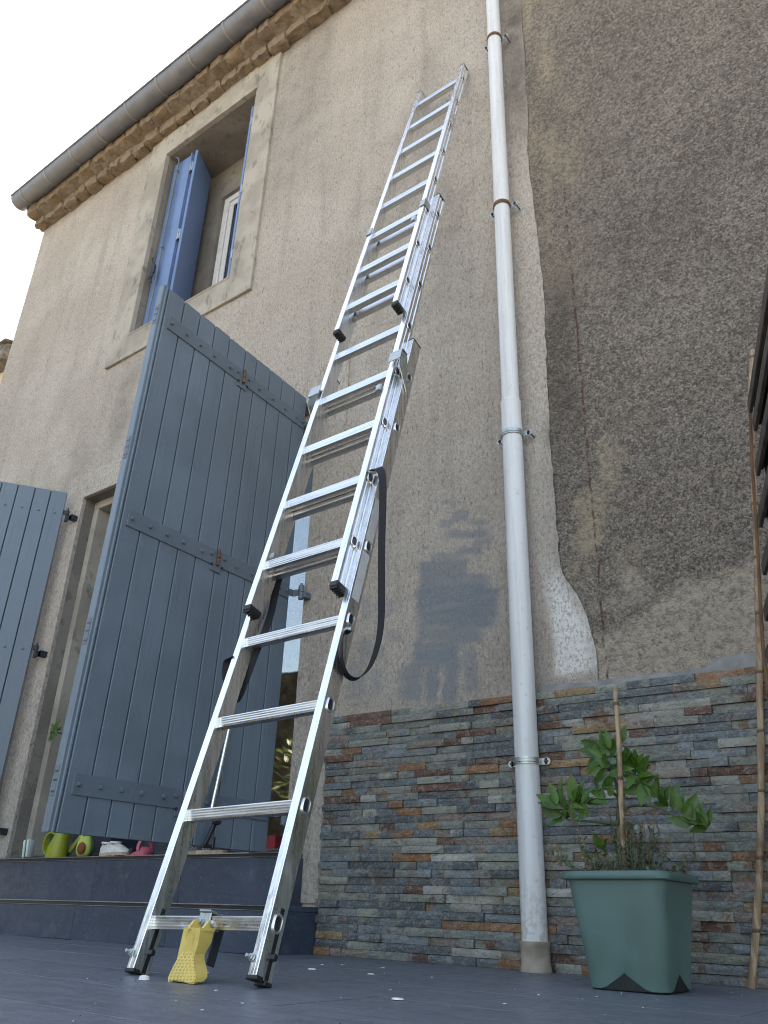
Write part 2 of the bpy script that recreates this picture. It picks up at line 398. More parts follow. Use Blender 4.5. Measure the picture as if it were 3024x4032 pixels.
def m_bamboo():
    q = NT('bamboo_cane'); g = q.noise(1.0, 5, .7, q.scale(q.pos, (60, 60, 6))); n = q.noise(6, 5, .7); sx = q.n('ShaderNodeSeparateXYZ'); q.l(q.pos, sx.inputs[0])
    fr = q.math('FRACT', q.math('ADD', q.math('MULTIPLY', sx.outputs[2], 5.2), q.math('MULTIPLY', q.noise(1.5, 2), .8)))
    c = q.mix(q.ramp(g, .42, .6), (.24, .16, .095), (.42, .31, .20)); c = q.mix(q.ramp(n, .50, .62, 0, .7), c, (.15, .085, .05))
    c = q.mix(q.ramp(fr, .03, .07, .85, 0), c, (.06, .035, .022))
    return q.out(c, .55, 0, q.bump(g, .3, .001), .4)
M['bamboo'] = m_bamboo()
M['wood'] = m_wood('weathered_wood', (.048, .038, .031), (.115, .095, .080), (50, 4, 50), .85)
M['wood_brown'] = m_wood('brown_wood', (.11, .058, .03), (.17, .09, .045), (50, 50, 3), .7)
M['yellow'] = simple('yellow_plastic', (.62, .45, .12), .45, 0, .08, 30, .08, 300, .0004)
M['lime'] = simple('lime_plastic', (.27, .30, .025), .42, 0, .06, 20, 0)
M['plush'] = simple('plush_yellow_green', (.42, .50, .11), .95, 0, .1, 200, .5, 500, .002)
M['plush_dark'] = simple('plush_dark_green', (.07, .11, .055), .95, 0, .3, 200, .5, 500, .002)
M['plush_brown'] = simple('plush_brown', (.20, .065, .02), .95, 0, .1, 200, .5, 500, .002)
M['white_leather'] = simple('white_canvas', (.62, .59, .54), .7, 0, .12, 60, .2)
M['sole'] = simple('worn_sole', (.48, .36, .26), .7, 0, .25, 60, .1)
M['pink'] = simple('pink_foam', (.50, .10, .14), .6, 0, .08, 40, .1)
M['foamwhite'] = simple('white_sponge', (.60, .63, .60), .8, 0, .06, 80, .3)
M['greenline'] = simple('green_stripe', (.03, .28, .12), .7)
M['black_shoe'] = simple('black_shoe_fabric', (.02, .02, .024), .8, 0, .3, 90, .3)
M['navy'] = simple('navy_planter', (.028, .036, .056), .5, 0, .15, 6, .1)
M['red_cloth'] = simple('red_fabric', (.25, .025, .03), .9)
M['chip'] = simple('white_chip', (.66, .63, .60), .8)
M['doorframe'] = simple('door_frame_grey', (.045, .055, .065), .45)
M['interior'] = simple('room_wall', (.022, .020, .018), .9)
M['roof'] = simple('roof_tile', (.30, .16, .10), .9, 0, .3, 12, .4, 40, .01)
M['ground'] = simple('gravel_ground', (.26, .235, .20), .95, 0, .3, 4, .5, 30, .02)
M['garden_wall'] = simple('shade_toned_stone_wall', (.010, .0095, .009), .95, 0, .5, 6, 1.0, 14, .05, .03)  # near-black colour paints the wall as if in shadow, though it stands sunlit
M['cream'] = simple('cream_render', (.55, .47, .35), .9, 0, .1, 6, .3)
M['sticker'] = simple('grey_sticker', (.50, .50, .50), .35, .0, .05, 30, 0)

# ------------------------------------------------------------------ ground and terrace
g = MB(); g.add([(-120,-120,-.09),(120,-120,-.09),(120,120,-.09),(-120,120,-.09)], [(0,1,2,3)])
tag(g.build('ground', M['ground']), kind='structure')
TX0, TX1, TY0, TY1 = -6.30, 3.30, -5.06, 0.06
bed = MB(); bed.add([(TX0,TY0,zf(TX0)-.0013),(TX1,TY0,zf(TX1)-.0013),(TX1,TY1,zf(TX1)-.0013),(TX0,TY1,zf(TX0)-.0013)], [(0,1,2,3)])
bed.add([(TX0,TY0,-.09),(TX1,TY0,-.09),(TX1,TY0,zf(TX1)-.0013),(TX0,TY0,zf(TX0)-.0013)], [(0,1,2,3)])
terrace = tag(bed.build('terrace', M['grout']), kind='structure')
row = 0; y = TY1
while y > TY0+.01:
    x = TX0-(.32 if row % 2 else 0)
    while x < TX1-.01:
        a, b = max(x, TX0)+.0012, min(x+.64, TX1)-.0012
        if b-a > .02:
            lift = random.uniform(-.0006, .0006)
            t = MB(); c0 = (a+b)/2; ax = Vector((1, 0, KF)).normalized()
            t.cbox((c0, y-.16, zf(c0)-.004+lift), (ax, Y, ax.cross(Y)), (b-a, .3184, .008), .0003)
            t.build('floor_tile', M['floor'], terrace)
        x += .64
    y -= .32; row += 1

# ------------------------------------------------------------------ house (left) and neighbour (right)
HX0, HX1, HTOP, HBACK = -6.637, -1.24, 6.60, 7.5
WX0, WX1, WZ0, WZ1 = -4.645, -3.54, 4.10, 6.09        # window opening
DX0, DX1, DZ0, DZ1 = -4.805, -2.615, 0.372, 2.735     # door opening
house = empty('house', (-4, 0, 0), 'beige rendered two-storey house with grey shutters, stone eaves and zinc gutter', 'house')
# boundary where the beige render ends, right of the drainpipe
BZ = np.array([-.1, .93, 1.0, 1.10, 1.20, 1.29, 1.37, 1.50, 1.9, 2.22, 2.5, 2.89, 3.27, 3.8, 4.4, 5.05, 7.2])
BX = np.array([-1.13, -1.13, -1.12, -1.132, -1.158, -1.195, -1.232, -1.25, -1.25, -1.249, -1.235, -1.22, -1.247, -1.255, -1.238, -1.222, -1.22])

def lines(segs):
    out = []
    for a, b, st in segs:
        n = max(1, int(round((b-a)/st))); out += list(np.linspace(a, b, n+1)[:-1])
    return np.array(out+[segs[-1][1]])
def paint_mask(x, z):
    """grey-blue trial brush strokes: (centre u, centre v, half length, half height, tilt) in metres on the wall"""
    bx_ = [(945,1080,985,1088,.5),(975,1103,1012,1125,.75),(948,1120,985,1135,.55),(1010,1123,1055,1133,.7),(962,1145,1062,1160,.75),(1020,1165,1065,1178,.6),(985,1183,1045,1200,.75),(930,1196,1000,1212,.65),
           (905,1212,1015,1250,.9),(905,1238,1060,1264,.85),(902,1262,1055,1300,1),(900,1272,1080,1330,1),(898,1325,1075,1352,.95),(898,1350,1045,1386,.85),(930,1376,1010,1402,.6),
           (885,1412,1000,1442,.9),(890,1390,990,1430,.9),(874,1436,910,1512,.85),(922,1425,948,1520,.9),(955,1425,988,1518,.85),(1000,1396,1030,1495,.6),(856,1440,880,1514,.55),(900,1440,930,1480,.5),
           (780,1288,802,1340,.45),(800,1300,852,1325,.35),(835,1362,868,1386,.4),(775,1383,802,1430,.5),(800,1392,832,1420,.4),(752,1430,786,1512,.4),(800,1440,826,1505,.35)]
    strokes = []
    for x0_, y0_, x1_, y1_, op_ in bx_:
        a_ = atY(x0_*1.8228, (y0_+y1_)/2*1.8228, 0); b_ = atY(x1_*1.8228, (y0_+y1_)/2*1.8228, 0); t_ = atY((x0_+x1_)/2*1.8228, y0_*1.8228, 0); d_ = atY((x0_+x1_)/2*1.8228, y1_*1.8228, 0)
        strokes.append(((a_.x+b_.x)/2, (t_.z+d_.z)/2, abs(b_.x-a_.x)/2, abs(t_.z-d_.z)/2+.004, (b_.z-a_.z)/(b_.x-a_.x), op_))
    nx = x+.035*(fbm(x*9, z*22, 3, 5)-.5)+.02*(fbm(x*45, z*90, 2, 9)-.5); nz = z+.022*(fbm(x*9, z*9, 3, 15)-.5)
    mk = np.zeros_like(x)
    for i, (cx, cz, a, b, t, op) in enumerate(strokes):
        dx = (nx-cx); dz = (nz-cz)-t*dx
        fe = .022/min(a, b, .1)*.35; e = sstep(1.0+fe*.4, 1.0-fe, np.maximum(np.abs(dx)/a, np.abs(dz)/b))
        st = .45+.55*fbm(x*(6 if a > b else 60)+i*7, z*(60 if a > b else 6)+i*3, 3, 33+i)
        mk = np.maximum(mk, e*np.clip(st*1.35, 0, 1)*op*.95)
    return np.clip(mk, 0, 1)

def wall_grid(name, xs, zs, y, mat, parent, keep, colfn, relief, warp=None):
    xx, zz = np.meshgrid(xs, zs); xf, zf_ = xx.ravel(), zz.ravel()
    cxs = xf.copy(); czs = zf_.copy()
    if warp is not None: xf = warp(xf, zf_)
    yy = np.full_like(xf, y)+relief(xf, zf_)
    nx = len(xs); o_ = offs(parent)
    i, j = np.meshgrid(np.arange(nx-1), np.arange(len(zs)-1)); i = i.ravel(); j = j.ravel()
    cx = (xs[i]+xs[i+1])/2; cz = (zs[j]+zs[j+1])/2
    k = keep(cx, cz); i, j = i[k], j[k]
    q = np.stack([j*nx+i, j*nx+i+1, (j+1)*nx+i+1, (j+1)*nx+i], 1)
    me = bpy.data.meshes.new(name)
    me.from_pydata(np.stack([xf-o_.x, yy-o_.y, zf_-o_.z], 1).tolist(), [], q.tolist())
    c = colfn(xf, zf_); at = me.color_attributes.new('Col', 'FLOAT_COLOR', 'POINT')
    at.data.foreach_set('color', np.column_stack([*c, np.ones_like(xf)]).astype(np.float32).ravel())
    bm = bmesh.new(); bm.from_mesh(me); bmesh.ops.delete(bm, geom=[v for v in bm.verts if not v.link_faces], context='VERTS'); bm.to_mesh(me); bm.free()
    me.materials.append(mat); me.polygons.foreach_set('use_smooth', [True]*len(me.polygons))
    o = bpy.data.objects.new(name, me); COL.objects.link(o)
    if parent is not None: o.parent = parent; ROOT[o.name] = o_
    return o

xs = lines([(HX0, WX0, .05), (WX0, WX1, .05), (WX1, DX1, .05), (DX1, -2.30, .03), (-2.30, -1.42, .010), (-1.42, -1.06, .008)])
xs = np.unique(np.concatenate([xs, [DX0]])); 
zs = lines([(-.02, DZ0, .05), (DZ0, .85, .05), (.85, 2.1, .011), (2.1, DZ1, .03), (DZ1, WZ0, .05), (WZ0, WZ1, .05), (WZ1, 7.2, .05)])
def house_keep(cx, cz):
    d = (cx > DX0) & (cx < DX1) & (cz > DZ0) & (cz < DZ1)
    wn = (cx > WX0) & (cx < WX1) & (cz > WZ0) & (cz < WZ1)
    return ~(d | wn) & ((cz < HTOP) | (cx > -2.6))
def house_warp(x, z):
    bx = np.interp(z, BZ, BX)+.022*(fbm(z*5, z*0+3, 4, 70)-.5)+.010*(fbm(z*40, z*0, 2, 71)-.5)
    t = np.clip((x+1.42)/.36, 0, 1); return np.where(x > -1.42, -1.42+t*(bx+1.42), x)
def house_col(x, z):
    paint = paint_mask(x, z)
    # damp and soot: under the sills, left of the door, beside the pipe
    dirt = .45*sstep(.22, .02, np.abs(x+4.55-.06*(z-3.4)))*sstep(2.7, 3.5, z)*sstep(4.0, 3.6, z)
    dirt = dirt+.6*sstep(.35, .0, np.abs(x+5.05))*sstep(2.9, 2.2, z)
    dirt = dirt+.25*sstep(.16, .0, np.abs(x-np.interp(z, BZ, BX)))*sstep(3.2, 4.2, z)*(.35+.65*fbm(x*6, z*3, 4, 21))
    dirt = dirt+.75*sstep(.13, .0, np.abs(x+1.29))*sstep(3.4, 4.6, z)
    dirt = dirt+.28*sstep(.53, .72, fbm(x*1.6, z*.5, 5, 40))*sstep(2.0, 3.6, z)
    dirt = dirt+.5*sstep(.10, .0, np.abs(x+1.24))*sstep(2.3, 1.9, z)*sstep(1.1, 1.5, z)*fbm(x*12, z*7, 4, 8)*2
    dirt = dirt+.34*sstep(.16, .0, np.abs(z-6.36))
    dirt = dirt+.14*sstep(.5, .62, fbm(x*3+9, z*2.2, 5, 61))*sstep(2.3, 1.0, z)
    white = 1.3*sstep(-1.33, -1.27, x+.06*(fbm(x*9, z*9, 3, 2)-.5))*sstep(.95, 1.0, z)*sstep(1.55, 1.15, z+.25*(fbm(x*7, z*5, 4, 3)-.5))
    edge = x-np.interp(z, BZ, BX)
    white = white*(.25+.75*sstep(.01, -.075, edge+.06*(fbm(x*16, z*16, 3, 4)-.5)))
    white = white+.16*sstep(-.20, -.02, edge)*sstep(1.2, 1.8, z)*sstep(4.2, 3.2, z)*(.3+.9*fbm(x*14, z*5, 4, 88))
    return paint, np.clip(dirt, 0, 1), np.clip(white, 0, 1)
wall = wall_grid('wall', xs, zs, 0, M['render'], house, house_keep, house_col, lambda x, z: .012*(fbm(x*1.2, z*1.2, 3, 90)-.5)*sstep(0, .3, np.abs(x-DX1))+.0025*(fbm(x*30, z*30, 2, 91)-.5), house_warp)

# shell of the house: reveals, back, side, floor inside, roof
sh = MB(); T = .42
def reveal(mb, x0, x1, z0, z1, d, sill=True):
    f = .018
    mb.add([(x0,f,z0),(x0,d,z0),(x0,d,z1),(x0,f,z1),(x1,f,z1),(x1,d,z1),(x1,d,z0),(x1,f,z0)], [(0,1,2,3),(3,2,5,4),(4,5,6,7)]+([(0,7,6,1)] if sill else []))
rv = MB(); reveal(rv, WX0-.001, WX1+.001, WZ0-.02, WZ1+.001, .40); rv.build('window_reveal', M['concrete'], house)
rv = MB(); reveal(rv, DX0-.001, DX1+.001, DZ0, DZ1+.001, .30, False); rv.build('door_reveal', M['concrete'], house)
sh.add([(HX0,0,-.09),(HX0,HBACK,-.09),(HX0,HBACK,HTOP),(HX0,0,HTOP)], [(0,1,2,3)])
sh.add([(HX0,HBACK,-.09),(HX1,HBACK,-.09),(HX1,HBACK,HTOP),(HX0,HBACK,HTOP)], [(0,1,2,3)])
sh.add([(HX0,.06,6.585),(HX1,.06,6.585),(HX1,HBACK,6.585),(HX0,HBACK,6.585)], [(0,1,2,3)])
sh.build('side_wall', M['cement'], house)
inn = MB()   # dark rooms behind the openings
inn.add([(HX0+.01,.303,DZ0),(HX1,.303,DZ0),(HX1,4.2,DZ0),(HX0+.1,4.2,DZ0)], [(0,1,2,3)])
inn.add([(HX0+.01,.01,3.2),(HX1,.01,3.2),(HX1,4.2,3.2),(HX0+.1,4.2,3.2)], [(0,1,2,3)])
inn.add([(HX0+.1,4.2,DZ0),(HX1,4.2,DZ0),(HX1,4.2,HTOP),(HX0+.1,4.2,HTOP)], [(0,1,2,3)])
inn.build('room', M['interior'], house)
rf = MB(); rf.add([(HX0-.1,-.22,6.66),(HX1+.03,-.22,6.66),(HX1+.03,3.8,8.1),(HX0-.1,3.8,8.1),(HX0-.1,-.22,6.72),(HX1+.03,-.22,6.72),(HX1+.03,3.8,8.16),(HX0-.1,3.8,8.16)],
                  [(0,1,2,3),(4,5,6,7),(0,1,5,4),(1,2,6,5),(2,3,7,6),(3,0,4,7)])
rf.add([(HX0-.1,3.8,8.1),(HX1+.03,3.8,8.1),(HX1+.03,HBACK+.3,6.7),(HX0-.1,HBACK+.3,6.7)], [(0,1,2,3)])
rf.build('roof', M['roof'], house)

nb_ = empty('neighbouring_house', (1, 0, 0), 'neighbouring house wall of coarse dark roughcast right of the white drainpipe', 'house')
xs2 = lines([(-1.36, -.2, .016), (-.2, 4.2, .2)]); zs2 = lines([(-.02, .9, .2), (.9, 3.0, .02), (3.0, 9.0, .1)])
def rough_col(x, z):
    d = x-np.interp(z, BZ, BX)
    pale = .8*sstep(.24, .05, np.abs(d-.13)+.12*(fbm(x*7, z*3, 4, 11)-.5))*sstep(2.2, 3.4, z)*(.15+.85*sstep(.42, .7, fbm(x*9, z*2.5, 4, 12)))
    pale = pale+.9*sstep(.30, .1, np.abs(d-.10))*sstep(1.25, 1.5, z)*sstep(2.1, 1.8, z)*sstep(.45, .6, fbm(x*8, z*6, 4, 13))
    pale = pale+.95*sstep(4.9, 5.1, z)*sstep(.2, .1, np.abs(d-.12))
    dark = .9*sstep(.16, .02, np.abs(d-.06))*sstep(1.5, 1.9, z)*sstep(3.1, 2.5, z)*fbm(x*7, z*6, 4, 14)*1.3
    dark = dark+.22*sstep(.5, .7, fbm(x*1.4, z*.9, 4, 44))*sstep(5.0, 3.0, z)
    lower = sstep(1.17, 1.09, z-.28*(x+1.1)+.10*(fbm(x*6, z*6, 4, 16)-.5))
    lower = np.maximum(lower, .8*sstep(.06, .03, np.hypot(x+.965, z-1.285)+.03*(fbm(x*30, z*30, 2, 18)-.5)))
    lower = np.maximum(lower, .5*sstep(.5, .7, fbm(x*7, z*9, 3, 19))*sstep(1.45, 1.2, z)*sstep(-.75, -1.0, x))
    return np.clip(pale, 0, 1), np.clip(dark, 0, 1), np.clip(lower, 0, 1)
wall_grid('wall', xs2, zs2, .006, M['rough'], nb_, lambda cx, cz: np.ones_like(cx, bool), rough_col, lambda x, z: (.02*(fbm(x*1.5, z*1.5, 3, 95)-.5)+.006*(fbm(x*40, z*40, 2, 96)-.5))*sstep(-1.3, -1.0, x)+.004*fbm(x*40, z*40, 2, 97))
nbs = MB(); nbs.box((-1.2, .06, -.09), (4.2, HBACK, 9.0)); nbs.build('body', M['cement'], nb_)
nbr = MB(); nbr.add([(-1.3,-.3,8.9),(4.4,-.3,8.9),(4.4,3.8,10.2),(-1.3,3.8,10.2)], [(0,1,2,3)]); nbr.add([(-1.3,3.8,10.2),(4.4,3.8,10.2),(4.4,7.8,8.9),(-1.3,7.8,8.9)], [(0,1,2,3)])
nbr.build('roof', M['roof'], nb_)

# window surround (smooth cement, proud of the render)
def frame_band(mb, x0, x1, z0, z1, ox0, ox1, oz0, oz1, y0, y1, bottom=True):
    for lo, hi in (((ox0, y0, oz0), (x0, y1, oz1)), ((x1, y0, oz0), (ox1, y1, oz1)), ((x0, y0, z1), (x1, y1, oz1))): mb.abox(lo, hi, .003)
    if bottom: mb.abox((x0, y0, oz0), (x1, y1, z0), .003)
ws = MB(); frame_band(ws, WX0, WX1, WZ0, WZ1, -4.885, -3.305, 3.875, 6.40, -.022, .02)
ws.build('window_surround', M['cement'], house)
sl = MB(); sl.abox((WX0, -.026, 4.085), (WX1, .40, 4.104), .003); sl.build('window_sill', M['cement'], house)
# door surround: flush smoother band, slightly recessed line at its edge
dsur = MB(); frame_band(dsur, DX0, DX1, DZ0, DZ1, -5.02, -2.405, .18, 2.94, -.010, .02, False)
dsur.build('door_surround', M['render'], house)
rb = MB()   # rebate inside the left reveal of the door
rb.abox((DX0+.0005, .09, DZ0), (DX0+.055, .29, DZ1-.06), .004); rb.abox((DX0+.0005, .09, DZ1-.06), (DX1-.0005, .29, DZ1-.0005), .004); rb.build('door_rebate', M['cement'], house)

# eaves: two rows of rough stones bedded in mortar
mo = MB()
prof_ = [(.05, 6.365), (-.072, 6.372), (-.080, 6.445), (-.150, 6.462), (-.180, 6.475), (-.188, 6.62), (.05, 6.64)]
mo.loft([[(x_, a_, b_) for a_, b_ in prof_] for x_ in (HX0-.03, HX1+.005)])
cor = mo.build('eaves_cornice', M['mortar_warm'], house)
def rock(lo, hi, jit, name, parent, mat, n=3):
    b = MB(); (x0, y0, z0), (x1, y1, z1) = lo, hi
    vs = []; idx = {}
    cx, cy, cz = (x0+x1)/2, (y0+y1)/2, (z0+z1)/2
    for i in range(n+1):
        for j in range(n+1):
            for k in range(n+1):
                if i in (0, n) or j in (0, n) or k in (0, n):
                    p = Vector((x0+(x1-x0)*i/n, y0+(y1-y0)*j/n, z0+(z1-z0)*k/n)); d = Vector(((p.x-cx)/(x1-x0), (p.y-cy)/(y1-y0), (p.z-cz)/(z1-z0)))
                    e = sum(1 for t in d if abs(t) > .45)
                    sh_ = 1-(.05 if e == 2 else .12 if e == 3 else 0)
                    p = Vector((cx+(p.x-cx)*sh_, cy+(p.y-cy)*sh_, cz+(p.z-cz)*sh_))+Vector([random.uniform(-jit, jit) for _ in range(3)])
                    idx[(i, j, k)] = len(vs); vs.append(p)
    fs = []
    for a in range(n):
        for c in range(n):
            for s_ in (0, n):
                fs.append((idx[(s_,a,c)], idx[(s_,a+1,c)], idx[(s_,a+1,c+1)], idx[(s_,a,c+1)]))
                fs.append((idx[(a,s_,c)], idx[(a+1,s_,c)], idx[(a+1,s_,c+1)], idx[(a,s_,c+1)]))
                fs.append((idx[(a,c,s_)], idx[(a+1,c,s_)], idx[(a+1,c+1,s_)], idx[(a,c+1,s_)]))
    b.add(vs, fs); return b.build(name, mat, parent, True, 40)
x = HX0-.05
while x < -1.42:
    wd = random.uniform(.12, .20); zt = random.uniform(-.018, .012)
    rock((x, -.080-random.uniform(0, .022), 6.352+zt), (x+wd, .02, 6.452), .010, 'eaves_stone', cor, M['stone'], 4); x += wd+random.uniform(.006, .03)
x = HX0-.08
while x < -1.42:
    wd = random.uniform(.13, .21); rock((x, -.185-random.uniform(0, .02), 6.455+random.uniform(-.012, .008)), (x+wd, -.02, 6.60), .010, 'eaves_stone', cor, M['stone'], 4); x += wd+random.uniform(.008, .035)
# gutter
GY, GZ, GR = -.262, 6.612, .096
gt = MB(); ring = [(GY+GR*math.cos(a), GZ+GR*math.sin(a)) for a in np.linspace(math.pi, 2*math.pi, 17)]
ring2 = [(GY+(GR-.003)*math.cos(a), GZ+(GR-.003)*math.sin(a)) for a in np.linspace(2*math.pi, math.pi, 17)]
prof = ring+ring2; gx0, gx1 = HX0-.13, -1.3
gt.loft([[(gx0, a, b) for a, b in prof], [(gx1, a, b) for a, b in prof]])
for gx in (gx0, gx1): gt.loft([[(gx-.0015, a, b) for a, b in ring], [(gx+.0015, a, b) for a, b in ring]])
gut = gt.build('gutter', M['gutter'], house, True)
bd = MB(); bd.tube([(gx0, GY-GR-.004, GZ+.004), (gx1, GY-GR-.004, GZ+.004)], .009, 10); bd.build('gutter_bead', M['gutter'], gut, True)
x = gx0+.16
while x < gx1:
    b = MB(); rr = GR+.004; arc = np.linspace(math.pi*.98, 2*math.pi, 15)
    b.loft([[(x+dx, GY+rr*math.cos(a), GZ+rr*math.sin(a)) for a in arc]+[(x+dx, GY+(rr-.004)*math.cos(a), GZ+(rr-.004)*math.sin(a)) for a in arc[::-1]] for dx in (-.009, .009)])
    b.build('gutter_bracket', M['gutter_ring'], gut, True); x += .42

# upper window behind nib walls
wn = MB(); NX0, NX1, NZ1 = -4.325, -3.70, 5.735
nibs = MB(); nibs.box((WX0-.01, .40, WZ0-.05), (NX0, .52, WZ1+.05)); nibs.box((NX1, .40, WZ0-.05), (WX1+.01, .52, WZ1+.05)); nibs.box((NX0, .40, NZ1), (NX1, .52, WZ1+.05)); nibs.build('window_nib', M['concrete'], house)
fy0, fy1 = .43, .50
frame_band(wn, NX0+.06, NX1-.06, WZ0+.06, NZ1-.06, NX0+.001, NX1-.001, WZ0-.02, NZ1-.001, fy0, fy1)
win = wn.build('upper_window', M['pvc'], house)
sa = MB(); frame_band(sa, NX0+.115, NX1-.115, WZ0+.13, NZ1-.12, NX0+.064, NX1-.064, WZ0+.064, NZ1-.064, fy0+.012, fy1-.012); sa.build('sash', M['pvc'], win)
ga = MB(); frame_band(ga, NX0+.127, NX1-.127, WZ0+.142, NZ1-.132, NX0+.116, NX1-.116, WZ0+.131, NZ1-.121, fy0+.018, fy0+.03); ga.build('glazing_gasket', M['dark'], win)
pn = MB(); pn.box((NX0+.117, fy0+.022, WZ0+.132), (NX1-.117, fy0+.030, NZ1-.122)); pn.build('pane', M['glass'], win)

# blue folding shutters in the upper window
def vleaf(name, a, b, z0, z1, th, mat, parent):
    a = Vector((a[0], a[1], 0)); b = Vector((b[0], b[1], 0)); d = (b-a); L = d.length; d.normalize(); n = Vector((-d.y, d.x, 0))
    q = MB(); c = (a+b)/2+Z*((z0+z1)/2); q.cbox(c, (d, n, Z), (L, th, z1-z0), .003); return q.build(name, mat, parent)
bs = vleaf('blue_shutter', (-4.632, .085), (-4.392, .093), 4.14, 6.02, .024, M['blue'], house)
vleaf('edge_strip', (-4.402, .0715), (-4.392, .0715), 4.14, 6.02, .018, M['blue'], bs)
vleaf('folded_leaf', (-4.338, .070), (-4.475, .345), 4.14, 6.02, .024, M['blue'], bs)
for z in (5.83, 5.05, 4.4):
    h = MB(); h.abox((-4.388, .062, z-.05), (-4.350, .070, z+.05), .002); h.tube([(-4.369, .060, z-.055), (-4.369, .060, z+.055)], .006, 8); h.build('hinge', M['zinc'], bs)
rod = MB(); rod.tube([(-4.545, .052, 4.15), (-4.545, .052, 6.0), (-4.552, .04, 6.035), (-4.57, .03, 6.04)], .0075, 8)
for z in (5.88, 5.0): rod.lathe([(.008, -.012), (.014, -.008), (.014, .008), (.008, .012)], (-4.545, .052, z), 10)
rod.build('espagnolette_rod', M['iron'], bs, True)
la = MB(); la.abox((-4.60, .025, 4.72), (-4.56, .045, 4.81), .004); la.tube([(-4.575,.03,4.81),(-4.59,.015,4.85),(-4.575,.01,4.87)], .006, 8)
la.tube([(-4.575+.03*math.cos(a)*.7, .02+.012*math.sin(a), 4.68+.035*math.sin(a)) for a in np.linspace(0, 2*math.pi, 14)], .006, 8); la.tube([(-4.58,.03,4.72),(-4.55,.02,4.60)], .006, 8)
la.build('lever_latch', M['iron_dark'], bs, True)
bs2 = vleaf('blue_shutter', (-3.558, .006), (-3.558, .285), 4.14, 5.95, .024, M['blue'], house)
vleaf('folded_leaf', (-3.596, .010), (-3.604, .285), 4.14, 5.94, .024, M['blue'], bs2)
for z in (5.75, 5.0, 4.35):
    h = MB(); h.abox((-3.583, .000, z-.04), (-3.571, .012, z+.04), .002); h.build('hinge', M['zinc'], bs2)

# glazed door behind the shutters
dy0, dy1 = .215, .275
fr = MB(); frame_band(fr, DX0+.12, DX1-.07, DZ0+.10, 2.24, DX0+.056, DX1-.002, DZ0, DZ1-.061, dy0, dy1)
fr.abox((-3.74, dy0, DZ0+.10), (-3.60, dy1, 2.24), .004)
dr = fr.build('glazed_door', M['doorframe'], house)
for a, b in ((DX0+.121, -3.741), (-3.599, DX1-.071)):
    q = MB(); q.box((a, .232, DZ0+.101), (b, .236, 2.239)); q.build('pane', M['glass'], dr)
    q = MB(); q.box((a, .252, DZ0+.101), (b, .256, 2.239)); q.build('inner_pane', M['glass'], dr)
th = MB(); th.abox((DX0+.057, -.005, DZ0+.003), (DX1-.003, dy0, DZ0+.022), .004); th.build('threshold', M['doorframe'], house)

# ------------------------------------------------------------------ grey-blue door shutters
def bilin(c, u, v):          # c: hinge-bottom, hinge-top, free-top, free-bottom ; u hinge->free, v bottom->top
    hb, ht, ft, fb = c; return (hb*(1-u)+fb*u)*(1-v)+(ht*(1-u)+ft*u)*v
def slab(mb, c, n, u0, u1, v0, v1, t0, t1, ch=0.0):
    """panel between (u0,v0)-(u1,v1) of a warped quad, from offset t0 to t1 along n; ch chamfers the t1 edges"""
    hgt = (c[1]-c[0]).length; wid = (c[3]-c[0]).length
    a = [(u0, v0), (u1, v0), (u1, v1), (u0, v1)]; cu, cv = ch/wid, ch/hgt
    b = [(u0+cu, v0+cv), (u1-cu, v0+cv), (u1-cu, v1-cv), (u0+cu, v1-cv)]
    nv = max(1, int((v1-v0)*14))
    def rg(vv, t):
        i = cu if t else 0; return [bilin(c, u0, vv)+n*t0, bilin(c, u1, vv)+n*t0, bilin(c, u1, vv)+n*(t1-ch), bilin(c, u1-cu, vv)+n*t1, bilin(c, u0+cu, vv)+n*t1, bilin(c, u0, vv)+n*(t1-ch)] if ch > 0 else [bilin(c, u0, vv)+n*t0, bilin(c, u1, vv)+n*t0, bilin(c, u1, vv)+n*t1, bilin(c, u0, vv)+n*t1]
    mb.loft([rg(v0+(v1-v0)*k/nv, 1) for k in range(nv+1)])
def make_shutter(corn, n, nboards, straps, hinge_u, edge, label, strap_face, bolt_dome):
    c = [Vector(q) for q in corn]; n = Vector(n).normalized(); wid = (c[3]-c[0]).length; hgt = (c[1]-c[0]).length
    core = MB(); slab(core, c, n, .003, .997, .001, .999, -.012, .004); sh_ = core.build('door_shutter', M['groove'], house)
    sh_['label'] = label
    cuts = [0]+[ (k+random.uniform(-.03, .03))/nboards for k in range(1, nboards)]+[1]
    if hinge_u: cuts[min(range(len(cuts)), key=lambda k: abs(cuts[k]-hinge_u))] = hinge_u
    for k in range(nboards):
        q = MB(); gp = .0030/wid; slab(q, c, n, cuts[k]+gp, cuts[k+1]-gp, -.002, 1.001-random.uniform(0, .002), -.015, .0165, .0018); q.build('board', M['shutter'], sh_)
    return c, n, sh_, wid, hgt, cuts
c, n, bigsh, wid, hgt, cuts = make_shutter(
    [(-2.707, -.04, .382), (-2.690, -.04, 2.733), (-2.655, -1.062, 2.765), (-2.745, -1.050, .378)], (1, .02, 0), 10, None, .485, True,
    'grey-blue board shutter swung out square to the wall, iron straps across it', 1, 0)
